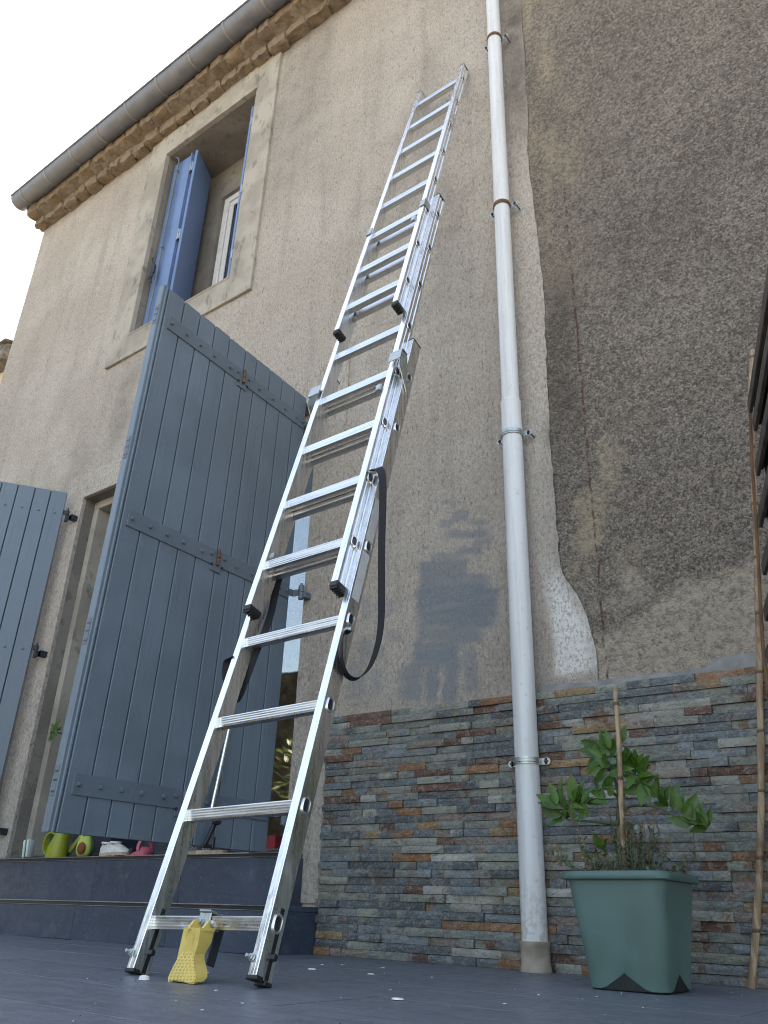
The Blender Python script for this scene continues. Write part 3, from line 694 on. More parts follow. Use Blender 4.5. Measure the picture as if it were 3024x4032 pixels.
# thick free edge with its rebate strip
q = MB(); slab(q, c, n, 1.001, 1.026, -.002, 1.006, -.030, .006, .003); slab(q, c, n, 1.001, 1.013, -.002, 1.004, .0061, .0125, .003); q.build('edge_moulding', M['shutter'], bigsh)
for v in (.935, .64, .30, .07):           # flush hinge leaves let into the edge
    q = MB(); slab(q, c, n, 1.0255, 1.028, v-.022, v+.022, -.022, .001, .001); q.build('edge_plate', M['iron'], bigsh)
    for dv in (-.016, 0.0, .013):
        t = MB(); slab(t, c, n, 1.0275, 1.029, v+dv-.001, v+dv+.001, -.020, .0, 0); t.build('plate_joint', M['dark'], bigsh)
def bolt(p, n, r, parent, mat, dome=False, h=.007):
    b = MB()
    if dome: b.lathe([(r, 0), (r*.95, h*.4), (r*.7, h*.8), (r*.25, h)], p, 12, n)
    else: b.lathe([(r*1.25, 0), (r*1.25, h*.2), (r, h*.25), (r*.97, h*.9), (r*.7, h)], p, 6, n)
    b.build('bolt', mat, parent, dome)
for v, name in ((.928, 0), (.508, 1), (.067, 2)):
    half = .0155
    for u0, u1 in ((.012, .465), (.505, .975)):
        q = MB(); slab(q, c, n, u0, u1, v-half, v+half, .0166, .0225, .0012); q.build('strap', M['iron'], bigsh)
    for u0, u1, dv in ((.4651, .4845, -.012), (.4855, .5049, -.012)):
        q = MB(); slab(q, c, n, u0-.012 if u0 < .48 else u0, u1 if u0 < .48 else u1+.012, v-half+dv, v+half-.003, .0167, .0232, .001); q.build('hinge_leaf', M['iron'], bigsh)
    p = bilin(c, .485, v)+n*.030; q = MB(); q.tube([p-Z*.036, p-Z*.002], .0085, 10); q.tube([p+Z*.001, p+Z*.034], .0082, 10); q.lathe([(.005, .034), (.006, .042), (.003, .046)], p, 10)
    q.build('knuckle', M['rust'] if name < 2 else M['iron'], bigsh, True)
    for u in (.955, .865, .775, .685, .58, .525, .445, .37, .27, .17, .075, .03):
        dv = 0
        pp = bilin(c, u, v+(.004 if u in (.525, .445) else 0))+n*.0225; bolt(pp, n, .0080, bigsh, M['iron'], False, .010)
    for u in (.455, .515):
        bolt(bilin(c, u, v-.016)+n*.0225, n, .0058, bigsh, M['iron_dark'])
    # goose-neck to the pintle on the wall
    a = bilin(c, 0.012, v)+n*.0195
    pin = Vector((-2.597, -.047, a.z-.008)); 
    q = MB(); path = [a, a+Vector((.004, .030, 0)), a+Vector((.035, .036, 0)), Vector((pin.x-.014, pin.y, a.z))]
    q.ribbon(path, [Z]*4, .034, .003); q.lathe([(.013, -.017), (.0135, .017)], (pin.x, pin.y, a.z), 12); q.build('hinge_eye', M['iron'], bigsh, False)
    q = MB(); q.lathe([(.0125, -.055), (.0125, -.019), (.0065, -.0185), (.0065, .026), (.005, .029)], (pin.x, pin.y, a.z), 12)
    q.abox((pin.x+.005, pin.y-.006, a.z-.052), (pin.x+.034, .004, a.z-.022), .002); q.build('pintle', M['iron'], bigsh, False)

# left shutter, bolted boards, opened past square
c2, n2, lsh, wid2, hgt2, cuts2 = make_shutter(
    [(-4.925, -.075, .385), (-4.905, -.075, 2.765), (-5.435, -.885, 2.765), (-5.455, -.885, .385)], (.842, -.54, 0), 9, None, None, False,
    'grey-blue board shutter with round bolt heads at the left picture edge', 0, 1)
for v in (.93, .52, .07):
    for k in range(9):
        u = (cuts2[k]+cuts2[k+1])/2; bolt(bilin(c2, u, v)+n2*.0165, n2, .0095, lsh, M['shutter'], True, .006)
    a = bilin(c2, 0, v)
    q = MB(); q.lathe([(.012, -.05), (.012, -.003)], (a.x+.022, a.y+.018, a.z), 12); q.lathe([(.013, .0), (.013, .03), (.006, .032), (.006, .05)], (a.x+.022, a.y+.018, a.z), 12)
    q.ribbon([a+Vector((-.02, -.02, .015)), a+Vector((.022, .006, .015))], [Z, Z], .03, .003)
    q.abox((a.x+.02, a.y+.02, a.z-.045), (a.x+.085, a.y+.027, a.z-.008), .002); q.abox((a.x+.05, a.y+.02, a.z-.045), (a.x+.085, .0, a.z-.008), .002)
    q.build('pintle', M['iron_dark'], lsh)

# ------------------------------------------------------------------ slate strip cladding
SX0, SX1, SROWS, SH = -2.392, 1.4, 33, .0281
clad = empty('stone_cladding', (-1.0, 0, 0), 'split-face slate strip cladding in grey and rust along the base of the wall', 'wall cladding')
def sz(x, z): return z*(1-.0095*(x-SX0))+zf(x)
bk = MB()
for a, b in zip(np.linspace(SX0+.004, SX1, 12)[:-1], np.linspace(SX0+.004, SX1, 12)[1:]):
    bk.add([(a,-.016,sz(a,0)),(b,-.016,sz(b,0)),(b,-.016,sz(b,.925)),(a,-.016,sz(a,.925)),(a,.01,sz(a,.925)),(b,.01,sz(b,.925))], [(0,1,2,3),(3,2,5,4)])
bk.build('backing', M['backing'], clad)
# mortar fillet along the top, right of the drainpipe
fl = MB(); px = np.linspace(-1.36, SX1, 60); 
tops = [.012+.045*float(fbm(np.array([p*3.]), np.array([0.]), 3, 77)[0])+(.028 if p > -.75 else 0) for p in px]
fl.loft([[(p, .012, sz(p, .925)+t), (p, -.013, sz(p, .925)+t*.75), (p, -.020, sz(p, .925)+.002), (p, .012, sz(p, .925)+.002)] for p, t in zip(px, tops)]); fl.build('mortar_fillet', M['mortar'], clad, True, 60)
PAL = [((.142, .152, .132), 22), ((.098, .116, .122), 20), ((.185, .192, .158), 13), ((.070, .080, .086), 13), ((.145, .165, .176), 8), ((.235, .232, .200), 7),
       ((.190, .090, .038), 8), ((.098, .044, .028), 9), ((.22, .140, .062), 3), ((.165, .132, .102), 7), ((.165, .125, .105), 4), ((.33, .325, .295), 2)]
PW = [p[1] for p in PAL]
pieces = []
for r_ in range(SROWS):
    x = SX0+random.uniform(-.002, .004); z0 = r_*SH+.0004
    while x < SX1-.02:
        L = random.choice([.055, .08, .095, .11, .125, .15, .165, .19, .22, .27]) * random.uniform(.9, 1.1)
        L = min(L, SX1-x)
        pieces.append((x+.0004, x+L-.0004, z0, z0+SH-random.choice([.0006, .0010, .0014, .0022]), random.choice([-.025, -.028, -.031, -.034, -.038])+random.uniform(-.001, .001))); x += L
def slate(mb, pc, cols):
    x0, x1, z0, z1, yf = pc; nx = max(2, int((x1-x0)/.035)); col = random.choices([p[0] for p in PAL], PW)[0]
    col = np.array(col)*random.uniform(.8, 1.2); alt = np.array(random.choices([p[0] for p in PAL], PW)[0]); vs = []; fs = []
    sp = random.uniform(0, 1) if random.random() < .3 else 2
    for i in range(nx+1):
        x = x0+(x1-x0)*i/nx; cc = col if i/nx < sp else alt
        js = [0, .0015, -.0008][random.randrange(3)]
        for k, (zz, yy) in enumerate(((z0, -.012), (z0, yf+random.uniform(.0, .0022)), ((z0+z1)/2+random.uniform(-.006, .006), yf-random.uniform(0, .0022)+js*.6), (z1, yf+random.uniform(0, .0028)), (z1, -.012))):
            vs.append((x, yy, sz(x, zz))); cols.append((*(cc*random.uniform(.78, 1.2)), 1))
    for i in range(nx):
        for k in range(4): fs.append((i*5+k, (i+1)*5+k, (i+1)*5+k+1, i*5+k+1))
    fs.append(tuple(range(5))); fs.append(tuple(nx*5+k for k in range(4, -1, -1)))
    mb.add(vs, fs)
vis = sorted(range(len(pieces)), key=lambda i: -((pieces[i][1]-pieces[i][0]) if -2.4 < pieces[i][0] and pieces[i][1] < -.62 else 0))
big = set(vis[:300]); rest = MB(); rest.col = []
for i, pc in enumerate(pieces):
    if i in big:
        q = MB(); q.col = []; slate(q, pc, q.col); q.build('slate_strip', M['slate'], clad)
    else: slate(rest, pc, rest.col)
tag(rest.build('slate_strips', M['slate'], clad), kind='stuff')

# ------------------------------------------------------------------ entrance steps
st = empty('entrance_steps', (-4.4, -.2, 0), 'two entrance steps faced with dark slate tiles and metal nosing below the door', 'steps')
L0 = -6.3; S1R, S2R = -2.392, -2.50; S1Y, S2Y, S1Z, S2Z = -.325, -.115, .166, .370
co = MB(); co.box((L0, S1Y+.012, -.08), (S1R-.012, .05, S1Z-.012)); co.box((L0, S2Y+.012, S1Z-.012), (S2R-.012, .05, S2Z-.012)); co.build('core', M['grout'], st)
def tiles_x(x0, x1, first, step=.6425):
    cut = [x0]+sorted(t for t in [first+k*step for k in range(-8, 9)] if x0+.03 < t < x1-.03)+[x1]; return list(zip(cut[:-1], cut[1:]))
for a, b in tiles_x(L0, S1R, -3.587):
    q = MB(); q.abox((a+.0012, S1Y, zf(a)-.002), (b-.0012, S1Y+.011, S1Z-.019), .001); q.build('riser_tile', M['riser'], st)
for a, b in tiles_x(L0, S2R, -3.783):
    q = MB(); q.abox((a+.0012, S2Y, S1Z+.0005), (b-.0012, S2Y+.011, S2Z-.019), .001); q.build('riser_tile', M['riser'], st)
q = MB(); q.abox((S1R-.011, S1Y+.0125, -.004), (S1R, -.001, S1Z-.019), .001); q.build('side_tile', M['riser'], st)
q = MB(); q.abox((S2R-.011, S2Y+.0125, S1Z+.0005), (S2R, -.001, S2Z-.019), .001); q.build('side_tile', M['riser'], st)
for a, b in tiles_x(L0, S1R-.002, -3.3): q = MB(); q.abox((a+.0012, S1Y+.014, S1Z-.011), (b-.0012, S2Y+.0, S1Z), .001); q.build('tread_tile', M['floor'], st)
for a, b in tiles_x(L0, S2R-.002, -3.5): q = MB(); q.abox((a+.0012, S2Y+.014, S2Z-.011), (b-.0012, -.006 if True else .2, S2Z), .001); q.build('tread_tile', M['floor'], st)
q = MB(); q.abox((DX0+.002, -.0055, S2Z-.011), (DX1-.002, .215, S2Z), .001); q.build('tread_tile', M['floor'], st)
for yy, zz, xr in ((S1Y, S1Z, S1R), (S2Y, S2Z, S2R)):
    for z0, z1, yo in ((zz-.0035, zz+.0015, -.0030), (zz-.0185, zz-.0155, -.0022)):
        q = MB(); q.abox((L0, yy+yo, z0), (xr+.001, yy+.013, z1), .0012); q.build('nosing_trim', M['alu_trim'], st)
    q = MB(); q.abox((L0, yy+.002, zz-.0154), (xr-.001, yy+.012, zz-.0036), .001); q.build('nosing_channel', M['dark'], st)
q = MB(); q.abox((S1R-.012, S1Y+.014, S1Z-.0185), (S1R+.002, -.002, S1Z+.0015), .0015); q.build('nosing_trim', M['riser'], st)

# ------------------------------------------------------------------ white drainpipe
PX, PY = -1.395, -.068
dp = empty('drainpipe', (PX, PY, 0), 'white plastic drainpipe fixed to the wall with metal clips', 'drainpipe')
def px_at(z): return -1.403+(z-.05)*.0045
q = MB(); q.tube([(px_at(z), PY, z) for z in (.06, 1.0, 2.03)], .0435, 28); q.build('lower_pipe', M['pipe'], dp, True)
q = MB(); q.tube([(px_at(z), PY, z) for z in (2.20, 3.5, 6.05)]+smoothpath([(px_at(6.1), PY, 6.12), (px_at(6.2), -.13, 6.24), (px_at(6.3), -.22, 6.36), (px_at(6.4), -.262, 6.46), (px_at(6.4), -.262, 6.53)], 4), .0395, 28); q.build('upper_pipe', M['pipe'], dp, True)
q = MB(); q.lathe([(.0445, 2.03-.0), (.0455, 2.035), (.0455, 2.07), (.0440, 2.085), (.0440, 2.18), (.0455, 2.19), (.0455, 2.205), (.040, 2.212)], (px_at(2.1), PY, 0), 28); q.build('pipe_socket', M['pipe'], dp, True)
q = MB(); q.lathe([(.051, -.01), (.051, .012), (.0485, .02), (.0485, .075), (.0505, .078), (.0505, .088), (.044, .089)], (px_at(.03), PY, zf(PX)), 28); q.build('base_socket', M['pipe_base'], dp, True)
for z, mt, r_ in ((4.735, 'rust', .0405), (3.40, 'rust', .0405), (2.035, 'zinc', .0465), (.655, 'zinc', .0445)):
    xx = px_at(z); q = MB(); arc = np.linspace(0, 2*math.pi, 28, endpoint=False)
    q.loft([[(xx+rr*math.cos(a), PY+rr*math.sin(a), z+dz) for a in arc] for rr, dz in ((r_, -.012), (r_+.0025, -.012), (r_+.0025, -.006), (r_+.0045, -.004), (r_+.0045, .004), (r_+.0025, .006), (r_+.0025, .012), (r_, .012))], False)
    clip = q.build('pipe_clip', M[mt], dp, True)
    for sg in (-1, 1):
        e = MB(); e.cbox((xx+sg*(r_+.012), PY+.018, z), (X, Y, Z), (.034, .004, .024), .001); e.lathe([(.0125, -.002), (.0125, .002)], (xx+sg*(r_+.028), PY+.018, z), 14, (0, 1, 0)); e.build('clip_ear', M['zinc'], clip)
        e = MB(); e.lathe([(.0055, 0), (.0055, .005)], (xx+sg*(r_+.026), PY+.0115, z), 6, (0, 1, 0)); e.tube([(xx+sg*(r_+.026), PY+.020, z), (xx+sg*(r_+.026), .02, z)], .003, 6); e.build('clip_screw', M['dark'], clip)

# ------------------------------------------------------------------ extension ladder
LO = Vector((-1.6537, -1.2809, -.005)); LA = Vector((-.0215, .2788, 0)); LA.z = math.sqrt(1-LA.length_squared)
LW = Vector((math.cos(.0035), math.sin(.0035), 0)); LW = (LW-LA*LW.dot(LA)).normalized(); LN = LA.cross(LW)
if LN.y > 0: LN = -LN
RW, RD = .0262, .054
SEC = [dict(W=.4404, n=0., b=0.002, t=2.263, r=[.118, .393, .673, .952, 1.226, 1.498, 1.775, 2.053]),
       dict(W=.3860, n=.040, b=1.052, t=3.3687, r=[1.228, 1.503, 1.78, 2.06, 2.347, 2.637, 2.927, 3.216]),
       dict(W=.3320, n=.090, b=2.440, t=4.8576, r=[2.622, 2.911, 3.204, 3.492, 3.793, 4.088, 4.391, 4.699])]
lad = empty('extension_ladder', tuple(LO), 'three-section aluminium extension ladder leaning against the house wall', 'ladder')
def L(w_, s_, n_): return LO+LW*w_+LA*s_+LN*n_
def ring_at(w0, sg, n0, s_, groove):
    """rail cross-section; w0 outer face, sg side"""
    d = RD; o = []
    pts = [(0, .001), (0, .012)]
    if groove: pts += [(.0035, .015), (.0035, d*.42), (.0012, d*.47), (.0012, d*.62), (.0035, d*.67), (.0035, d-.013), (0, d-.010)]
    pts += [(0, d-.0015), (.0015, d), (.0085, d), (.0092, d-.0006), (.0100, d), (RW-.0015, d), (RW, d-.0015), (RW, .0015), (RW-.0015, 0), (.001, 0)]
    return [L(sg*(w0-a), s_, n0+b) for a, b in pts]
for si, s in enumerate(SEC):
    w0 = s['W']/2; n0 = s['n']; nmid = n0+RD*.5
    for sg in (-1, 1):
        q = MB(); q.loft([ring_at(w0, sg, n0, s['b'], si > 0), ring_at(w0, sg, n0, s['t'], si > 0)]); rail = q.build('rail', M['alu_side'], lad)
        for sr in s['r']:          # rung sockets
            for face in ((1, 0.0) if False else (1,)):
                e = MB(); arc = np.linspace(0, 2*math.pi, 22, endpoint=False)
                def ov(k, a): return (abs(math.cos(a))**.7*math.copysign(1, math.cos(a))*.0115*k, abs(math.sin(a))**.7*math.copysign(1, math.sin(a))*.0165*k)
                rings = []
                for k, h in ((1.30, .0), (1.30, .0022), (1.12, .0040), (.95, .0032), (.92, .0006)):
                    rings.append([L(sg*(w0+h-(.001 if si else 0)), sr+ov(k, a)[1], nmid+ov(k, a)[0]) for a in arc])
                e.loft(rings, False); ey = e.build('rung_collar', M['alu'], rail, True)
                d_ = MB(); d_.add([L(sg*(w0+.0006), sr+ov(.93, a)[1], nmid+ov(.93, a)[0]) for a in arc], [tuple(range(22))]); d_.build('rung_hole_disc', M['dark'], rail)  # dark disc paints the shade inside the hollow rung end
        e = MB(); a0 = (w0-RW/2)*sg
        e.cbox(L(a0, s['t']+.003, n0+RD/2), (LW, LN, LA), (RW+.002, RD+.002, .008), .002); e.build('end_cap', M['rubber'], rail)
        if si > 0:
            e = MB(); e.cbox(L(a0, s['b']-.004, n0+RD/2), (LW, LN, LA), (RW+.004, RD+.003, .022), .003)
            for k in range(5): e.cbox(L(a0, s['b']-.0175, n0+RD*(k+.5)/5), (LW, LN, LA), (RW+.002, RD/8, .006), .001)
            e.build('foot_cap', M['rubber'], rail)
    for sr in s['r']:
        # ribbed square rung, its tread turned level
        hw = .0155; tl = R(14); e1 = (LN*math.cos(tl)-LA*math.sin(tl)); e2 = (LA*math.cos(tl)+LN*math.sin(tl)); prof = []
        for fi, ((ax_, ay_), (bx_, by_)) in enumerate((((-1,1),(1,1)), ((1,1),(1,-1)), ((1,-1),(-1,-1)), ((-1,-1),(-1,1)))):
            N = 9 if fi < 2 else 2
            for k in range(N):
                t = k/N; gx, gy = ax_+(bx_-ax_)*t, ay_+(by_-ay_)*t
                kk = .97 if (k % 2 == 0 and 0 < k and fi < 2) else (.96 if k == 0 else 1.0)
                prof.append((gx*hw*kk, gy*hw*kk))
        c0 = L(-(w0-RW-.0003), sr, nmid); c1 = L((w0-RW-.0003), sr, nmid)
        q = MB(); q.loft([[c+e1*a+e2*b for a, b in prof] for c in (c0, c1)]); rg = q.build('rung', M['alu_rung'], lad)
# black slotted feet, bolts
for sg in (-1, 1):
    w0 = .2202
    q = MB(); q.cbox(L(sg*(w0-RW/2), .078, RD*.36), (LW, LN, LA), (RW+.0022, .014, .150), .001); q.cbox(L(sg*(w0-RW/2), -.003, RD*.22), (LW, LN, LA), (RW+.006, .026, .010), .002)
    q.cbox(L(sg*(w0-RW/2), .002, RD*.80), (LW, LN, LA), (RW+.008, .024, .010), .002); q.build('ladder_foot', M['rubber'], lad)
    q = MB(); p = L(sg*(w0-RW/2)-.010, .040, RD+.001); q.lathe([(.009, 0), (.009, .002), (.0065, .003), (.0065, .008), (.004, .009), (.004, .020)], p, 8, LN); q.build('foot_bolt', M['zinc'], lad)
    p = L(sg*w0-(0 if sg > 0 else -RW), .050, RD*.36); q = MB(); q.lathe([(.008, -.0), (.008, .012), (.006, .014)], p, 12, LW); q.build('foot_pin', M['dark'], lad)
# guide brackets (galvanised) at the head of each lower section
for si, s0, ln in ((0, 2.02, .115), (1, 3.19, .05)):
    wa = SEC[si]['W']/2; wb = SEC[si+1]['W']/2; nf = SEC[si+1]['n']+RD
    for sg in (-1, 1):
        q = MB()
        if si == 0:
            q.cbox(L(sg*(wa-.020), s0+ln/2+.03, nf+.014), (LW, LN, LA), (.058, .004, .055), .001)           # hooked front plate
            tri = [L(sg*(wa+.0035), s0+.10, nf+.012), L(sg*(wa+.0035), s0+.115, nf-.02), L(sg*(wa+.0035), s0-.03, .025), L(sg*(wa+.0035), s0-.055, .030), L(sg*(wa+.0035), s0+.03, nf+.010)]
            q.extr(tri, LW*(.004*sg)); q.cbox(L(sg*(wa-.008), s0+.113, nf-.002), (LW, LN, LA), (.038, .034, .004), .001)
        else:
            q.cbox(L(sg*(wb+.003), s0+.04, nf-.015), (LW, LN, LA), (.004, .046, ln), .001); q.cbox(L(sg*(wb-.011), s0+.04, nf+.004), (LW, LN, LA), (.030, .004, ln), .001)
        q.build('guide_bracket', M['zinc'], lad)
for (s_, w_, n_) in ((1.955, .150, .098), (3.105, .128, .148), (1.27, -.168, .062), (2.66, -.140, .112)):
    q = MB(); q.cbox(L(w_, s_, n_), (LW, LN, LA), (.022, .030 if w_ < 0 else .014, .030 if w_ > 0 else .022), .002); q.build('locking_pawl', M['zinc'], lad)
# printed data labels on the rail
for s0, s1, si, nn in ((1.02, 1.20, 0, .034), (1.245, 1.42, 0, .034), (4.10, 4.25, 2, .03)):
    w0 = SEC[si]['W']/2; q = MB(); q.cbox(L(w0+.0006, (s0+s1)/2, SEC[si]['n']+RD*.52), (LW, LN, LA), (.0006, nn, s1-s0), .0001); q.build('data_label', M['sticker'], lad)
    if si == 2:
        t = MB()
        for a in range(4):
            for b in range(7):
                if random.random() < .75: t.cbox(L(w0+.0012, s0+.015+b*.019, SEC[si]['n']+RD*.52-.012+a*.008), (LW, LN, LA), (.0004, .004, random.uniform(.006, .013)), .0001)
        t.build('label_print', M['dark'], lad)
# webbing straps
k8 = lambda x, y: (900+x*.4294, 1800+y*.4294)
raw = [(1318,122,-.925),(1372,104,-.94),(1408,170,-.95),(1414,400,-.955),(1404,800,-.96),(1402,1200,-.97),(1400,1480,-.98),(1372,1700,-.99),(1310,1890,-1.0),(1235,1995,-1.015),(1150,2035,-1.03),(1078,1990,-1.055),(1042,1880,-1.085),(1040,1720,-1.095),(1062,1610,-1.09),(1110,1612,-1.075)]
pts = smoothpath([atY(*k8(a, b), y_) for a, b, y_ in raw], 5)
wv = [Vector((math.cos(a), math.sin(a), .1)) for a in np.linspace(.3, -.9, len(pts))]
q = MB(); q.ribbon(pts, wv, .027, .0013); strap = q.build('strap', M['strap'], lad, True, 60)
for a, b, y_, s_, si in ((1325, 118, -.84, 1.525, 1), (1105, 1605, -1.065, .915, 0)):
    w0 = SEC[si]['W']/2; p = L(w0, s_, SEC[si]['n']+RD*.5); q = MB(); q.lathe([(.010, 0), (.010, .003), (.007, .004), (.0065, .013), (.009, .014), (.009, .017)], p, 12, LW); q.build('strap_bolt', M['zinc'], lad, True)
raw = [(470,1090,-.92),(432,1230,-.94),(392,1420,-.97),(330,1610,-1.0),(262,1760,-1.02),(200,1920,-1.03),(140,2080,-1.04),(95,2190,-1.05),(60,2215,-1.055),(20,2150,-1.06),(-15,2050,-1.065),(-22,1960,-1.07),(-8,1880,-1.075),(60,1830,-1.08)]
pts = smoothpath([atY(*k8(a, b), y_) for a, b, y_ in raw], 5)
q = MB(); q.ribbon(pts, [Vector((1, .45, .25))]*len(pts), .026, .0013); q.build('strap', M['strap'], lad, True, 60)

# yellow stabiliser foot clamped to the bottom rung
z3 = lambda x, y: (450+x*.4219, 3550+y*.4219)
FY = -1.345
outline = [(652,240),(806,245),(784,380),(752,490),(746,530),(752,590),(764,650),(768,710),(762,750),(740,770),(705,768),(640,752),(560,742),(505,752),(500,712),(520,668),(548,608),(584,540),(608,470),(628,370)]
def FD(b): return FY-.030*max(0, (b-455)/300)
fr_ = [atY(*z3(a, b), FD(b)) for a, b in outline]
def BK(p, o):
    v = o[1]; d = float(np.interp(v, [240, 400, 500, 600, 690, 740, 770], [.047, .045, .034, .036, .038, .032, .018]))
    return p+Vector((-.004, d, 0))
bk_ = [BK(p, o) for p, o in zip(fr_, outline)]
q = MB(); q.loft([fr_, bk_]); yf = q.build('stabiliser_foot', M['yellow'], lad, False)
panel = [(606,516),(622,488),(648,468),(680,460),(708,464),(732,480),(744,510),(742,532),(746,590),(757,650),(761,710),(754,745),(705,757),(640,742),(560,732),(512,740),(509,714),(528,668),(555,612),(588,546)]
pf = [atY(*z3(a, b), FD(b)-.0032) for a, b in panel]; pb_ = [atY(*z3(a, b), FD(b)+.004) for a, b in panel]
q = MB(); q.loft([pf, pb_]); q.build('sole_panel', M['yellow'], yf)
for sg in (0, 1):
    q = MB(); a = fr_[0] if sg == 0 else fr_[1]; ex = .007 if sg == 0 else -.007
    q.extr([a+Vector((0, .004, -.006)), a+Vector((0, .044, -.008)), a+Vector((0, .050, .004)), a+Vector((0, .046, .012)), a+Vector((0, .036, .0165)), a+Vector((0, .024, .0145))], Vector((ex, 0, 0))); q.build('hinge_lug', M['yellow'], yf)
q = MB()
for r_ in range(9):
    v = 484+r_*30; lo = np.interp(v, [480, 540, 608, 668, 712, 752], [650, 600, 560, 532, 520, 518])+6; hi = np.interp(v, [480, 520, 600, 700, 750], [716, 736, 742, 752, 744])
    nn = max(2, int((hi-lo)/30))
    for k in range(nn+1):
        u = lo+(hi-lo)*k/nn; p = atY(*z3(u, v), FD(v)-.0030); q.lathe([(.0029, -.001), (.0026, .0016), (.0012, .0028)], p, 8, (0, -1, 0))
q.build('grip_dots', M['yellow'], yf, True)
pe = atY(*z3(705, 345), FY-.0012); q = MB(); arc = np.linspace(0, 2*math.pi, 26, endpoint=False)
q.loft([[pe+Vector((.0125*k*math.cos(a), 0, .0215*k*math.sin(a)))+Vector((0, -h, 0)) for a in arc] for k, h in ((1.06, -.001), (1.06, .0012), (1.0, .0018), (.95, .0012), (.95, -.001))], False); q.build('oval_rim', M['yellow'], yf)
rc = L(0.0, .118, RD*.5)
q = MB(); q.cbox(rc+Vector((.001, -.021, .004)), (X, LN, LA), (.040, .006, .040), .002); q.cbox(rc+Vector((.001, -.001, .0215)), (X, LN, LA), (.040, .045, .005), .002); q.cbox(rc+Vector((.001, .014, .0)), (X, LN, LA), (.040, .005, .04), .001); q.build('rung_clamp', M['zinc'], lad)
q = MB(); q.cbox(rc+Vector((.014, .012, -.050)), (X, LN, LA), (.004, .026, .085), .001); q.build('clamp_strut', M['iron_dark'], lad)
q = MB(); q.lathe([(.009, 0), (.009, .003), (.007, .0035), (.0068, .009), (.005, .010)], rc+Vector((-.003, -.0245, .003)), 6, LN); q.build('clamp_bolt', M['zinc'], lad)
q = MB(); p = fr_[1]+Vector((.0, .034, .008)); q.lathe([(.008, 0), (.008, .003), (.0065, .009)], p, 6, X); q.build('pivot_bolt', M['zinc'], lad)

# ------------------------------------------------------------------ green plant pot
PC = Vector((-.910, -.447, zf(-.91)))
pot = empty('plant_pot', tuple(PC), 'square green plastic plant pot in front of the slate cladding', 'plant pot')
def rsq(h, rad, n=6):
    out = []
    for cx_, cy_, a0 in ((1,1,0), (-1,1,90), (-1,-1,180), (1,-1,270)):
        for k in range(n+1):
            a = R(a0+90*k/n); out.append((cx_*(h-rad)+rad*math.cos(a), cy_*(h-rad)+rad*math.sin(a)))
        nx_, ny_ = [(-1,1),(-1,-1),(1,-1),(1,1)][[0,90,180,270].index(a0)]
        for t in (.12,.25,.38,.5,.62,.75,.88):
            a_ = out[-1] if t == .12 else base
            if t == .12: base = out[-1]; tx, ty = {0: (-(h-rad), h), 90: (-h, -(h-rad)), 180: (h-rad, -h), 270: (h, h-rad)}[a0]
            out.append((base[0]+(tx-base[0])*t, base[1]+(ty-base[1])*t))
    return out
def notch(i):        # raised triangular foot openings, index inside one side
    k = i % 14
    return {7: .004, 8: .015, 9: .026, 10: .037, 11: .026, 12: .015, 13: .004}.get(k, 0.0)
rings = []
for zz, h, nt_ in ((.004, .1035, 1), (.05, .1085, 0), (.15, .1205, 0), (.240, .1320, 0), (.2565, .1330, 0)):
    pr_ = rsq(h, .036); rings.append([PC+Vector((a, b, zz+(notch(i) if nt_ else 0))) for i, (a, b) in enumerate(pr_)])
q = MB(); q.loft(rings, False); q.build('pot_body', M['pot'], pot, True, 50)
rings = [[PC+Vector((a, b, zz)) for a, b in rsq(h, rd)] for zz, h, rd in ((.254, .1325, .036), (.2545, .146, .044), (.258, .1495, .046), (.268, .149, .046), (.275, .1455, .044), (.276, .137, .038), (.270, .1325, .036), (.225, .128, .034))]
q = MB(); q.loft(rings, False); q.build('pot_rim', M['pot'], pot, True, 50)
q = MB(); q.loft([[PC+Vector((a, b, zz)) for a, b in rsq(h, .034)] for zz, h in ((.0, .098), (.003, .1015), (.055, .103), (.06, .09))]); q.build('pot_base', M['pot_dark'], pot, True, 40)
q = MB(); q.add([PC+Vector((a, b, .238)) for a, b in rsq(.1285, .034)], [tuple(range(56))]); q.build('soil', M['soil'], pot)

# citrus tree in the pot
ct = empty('citrus_tree', tuple(PC+Vector((-.01, 0, .238))), 'young citrus tree with glossy leaves growing in the green pot', 'tree')
c8 = lambda x, y: (2000+x*.6473, 2600+y*.6473)
def c8p(x, y, dy=0): return atY(*c8(x, y), PC.y+dy)
trunk = smoothpath([PC+Vector((-.012, .004, .235)), c8p(662, 1110, .01), c8p(668, 980, .01), c8p(672, 830, .005), c8p(655, 740), c8p(600, 620), c8p(590, 520)], 5)
q = MB(); q.tube(trunk, [.0075-.0048*i/len(trunk) for i in range(len(trunk))], 8); q.build('trunk', M['stem'], ct, True)
br = {'a': [(668,1000,.01),(560,985,-.02),(430,975,-.05),(350,965,-.07),(300,900,-.08)], 'b': [(690,940,.01),(730,895,.0),(810,880,-.02),(920,900,-.03),(1040,960,-.04),(1130,1000,-.04),(1200,1020,-.04)],
      'c': [(690,860,.01),(720,780,.0),(760,735,-.01),(780,660,-.02),(800,590,-.02)], 'd': [(668,830,0),(600,780,-.03),(540,790,-.05)], 'e': [(640,700,0),(600,640,-.03),(560,580,-.05),(520,540,-.05)], 'f': [(340,960,-.07),(380,880,-.06),(400,800,-.06)]}
for k, pth in br.items():
    pp = smoothpath([c8p(*t) for t in pth], 5); q = MB(); q.tube(pp, [.0042-.0026*i/len(pp) for i in range(len(pp))], 6); q.build('branch', M['stem'], ct, True)
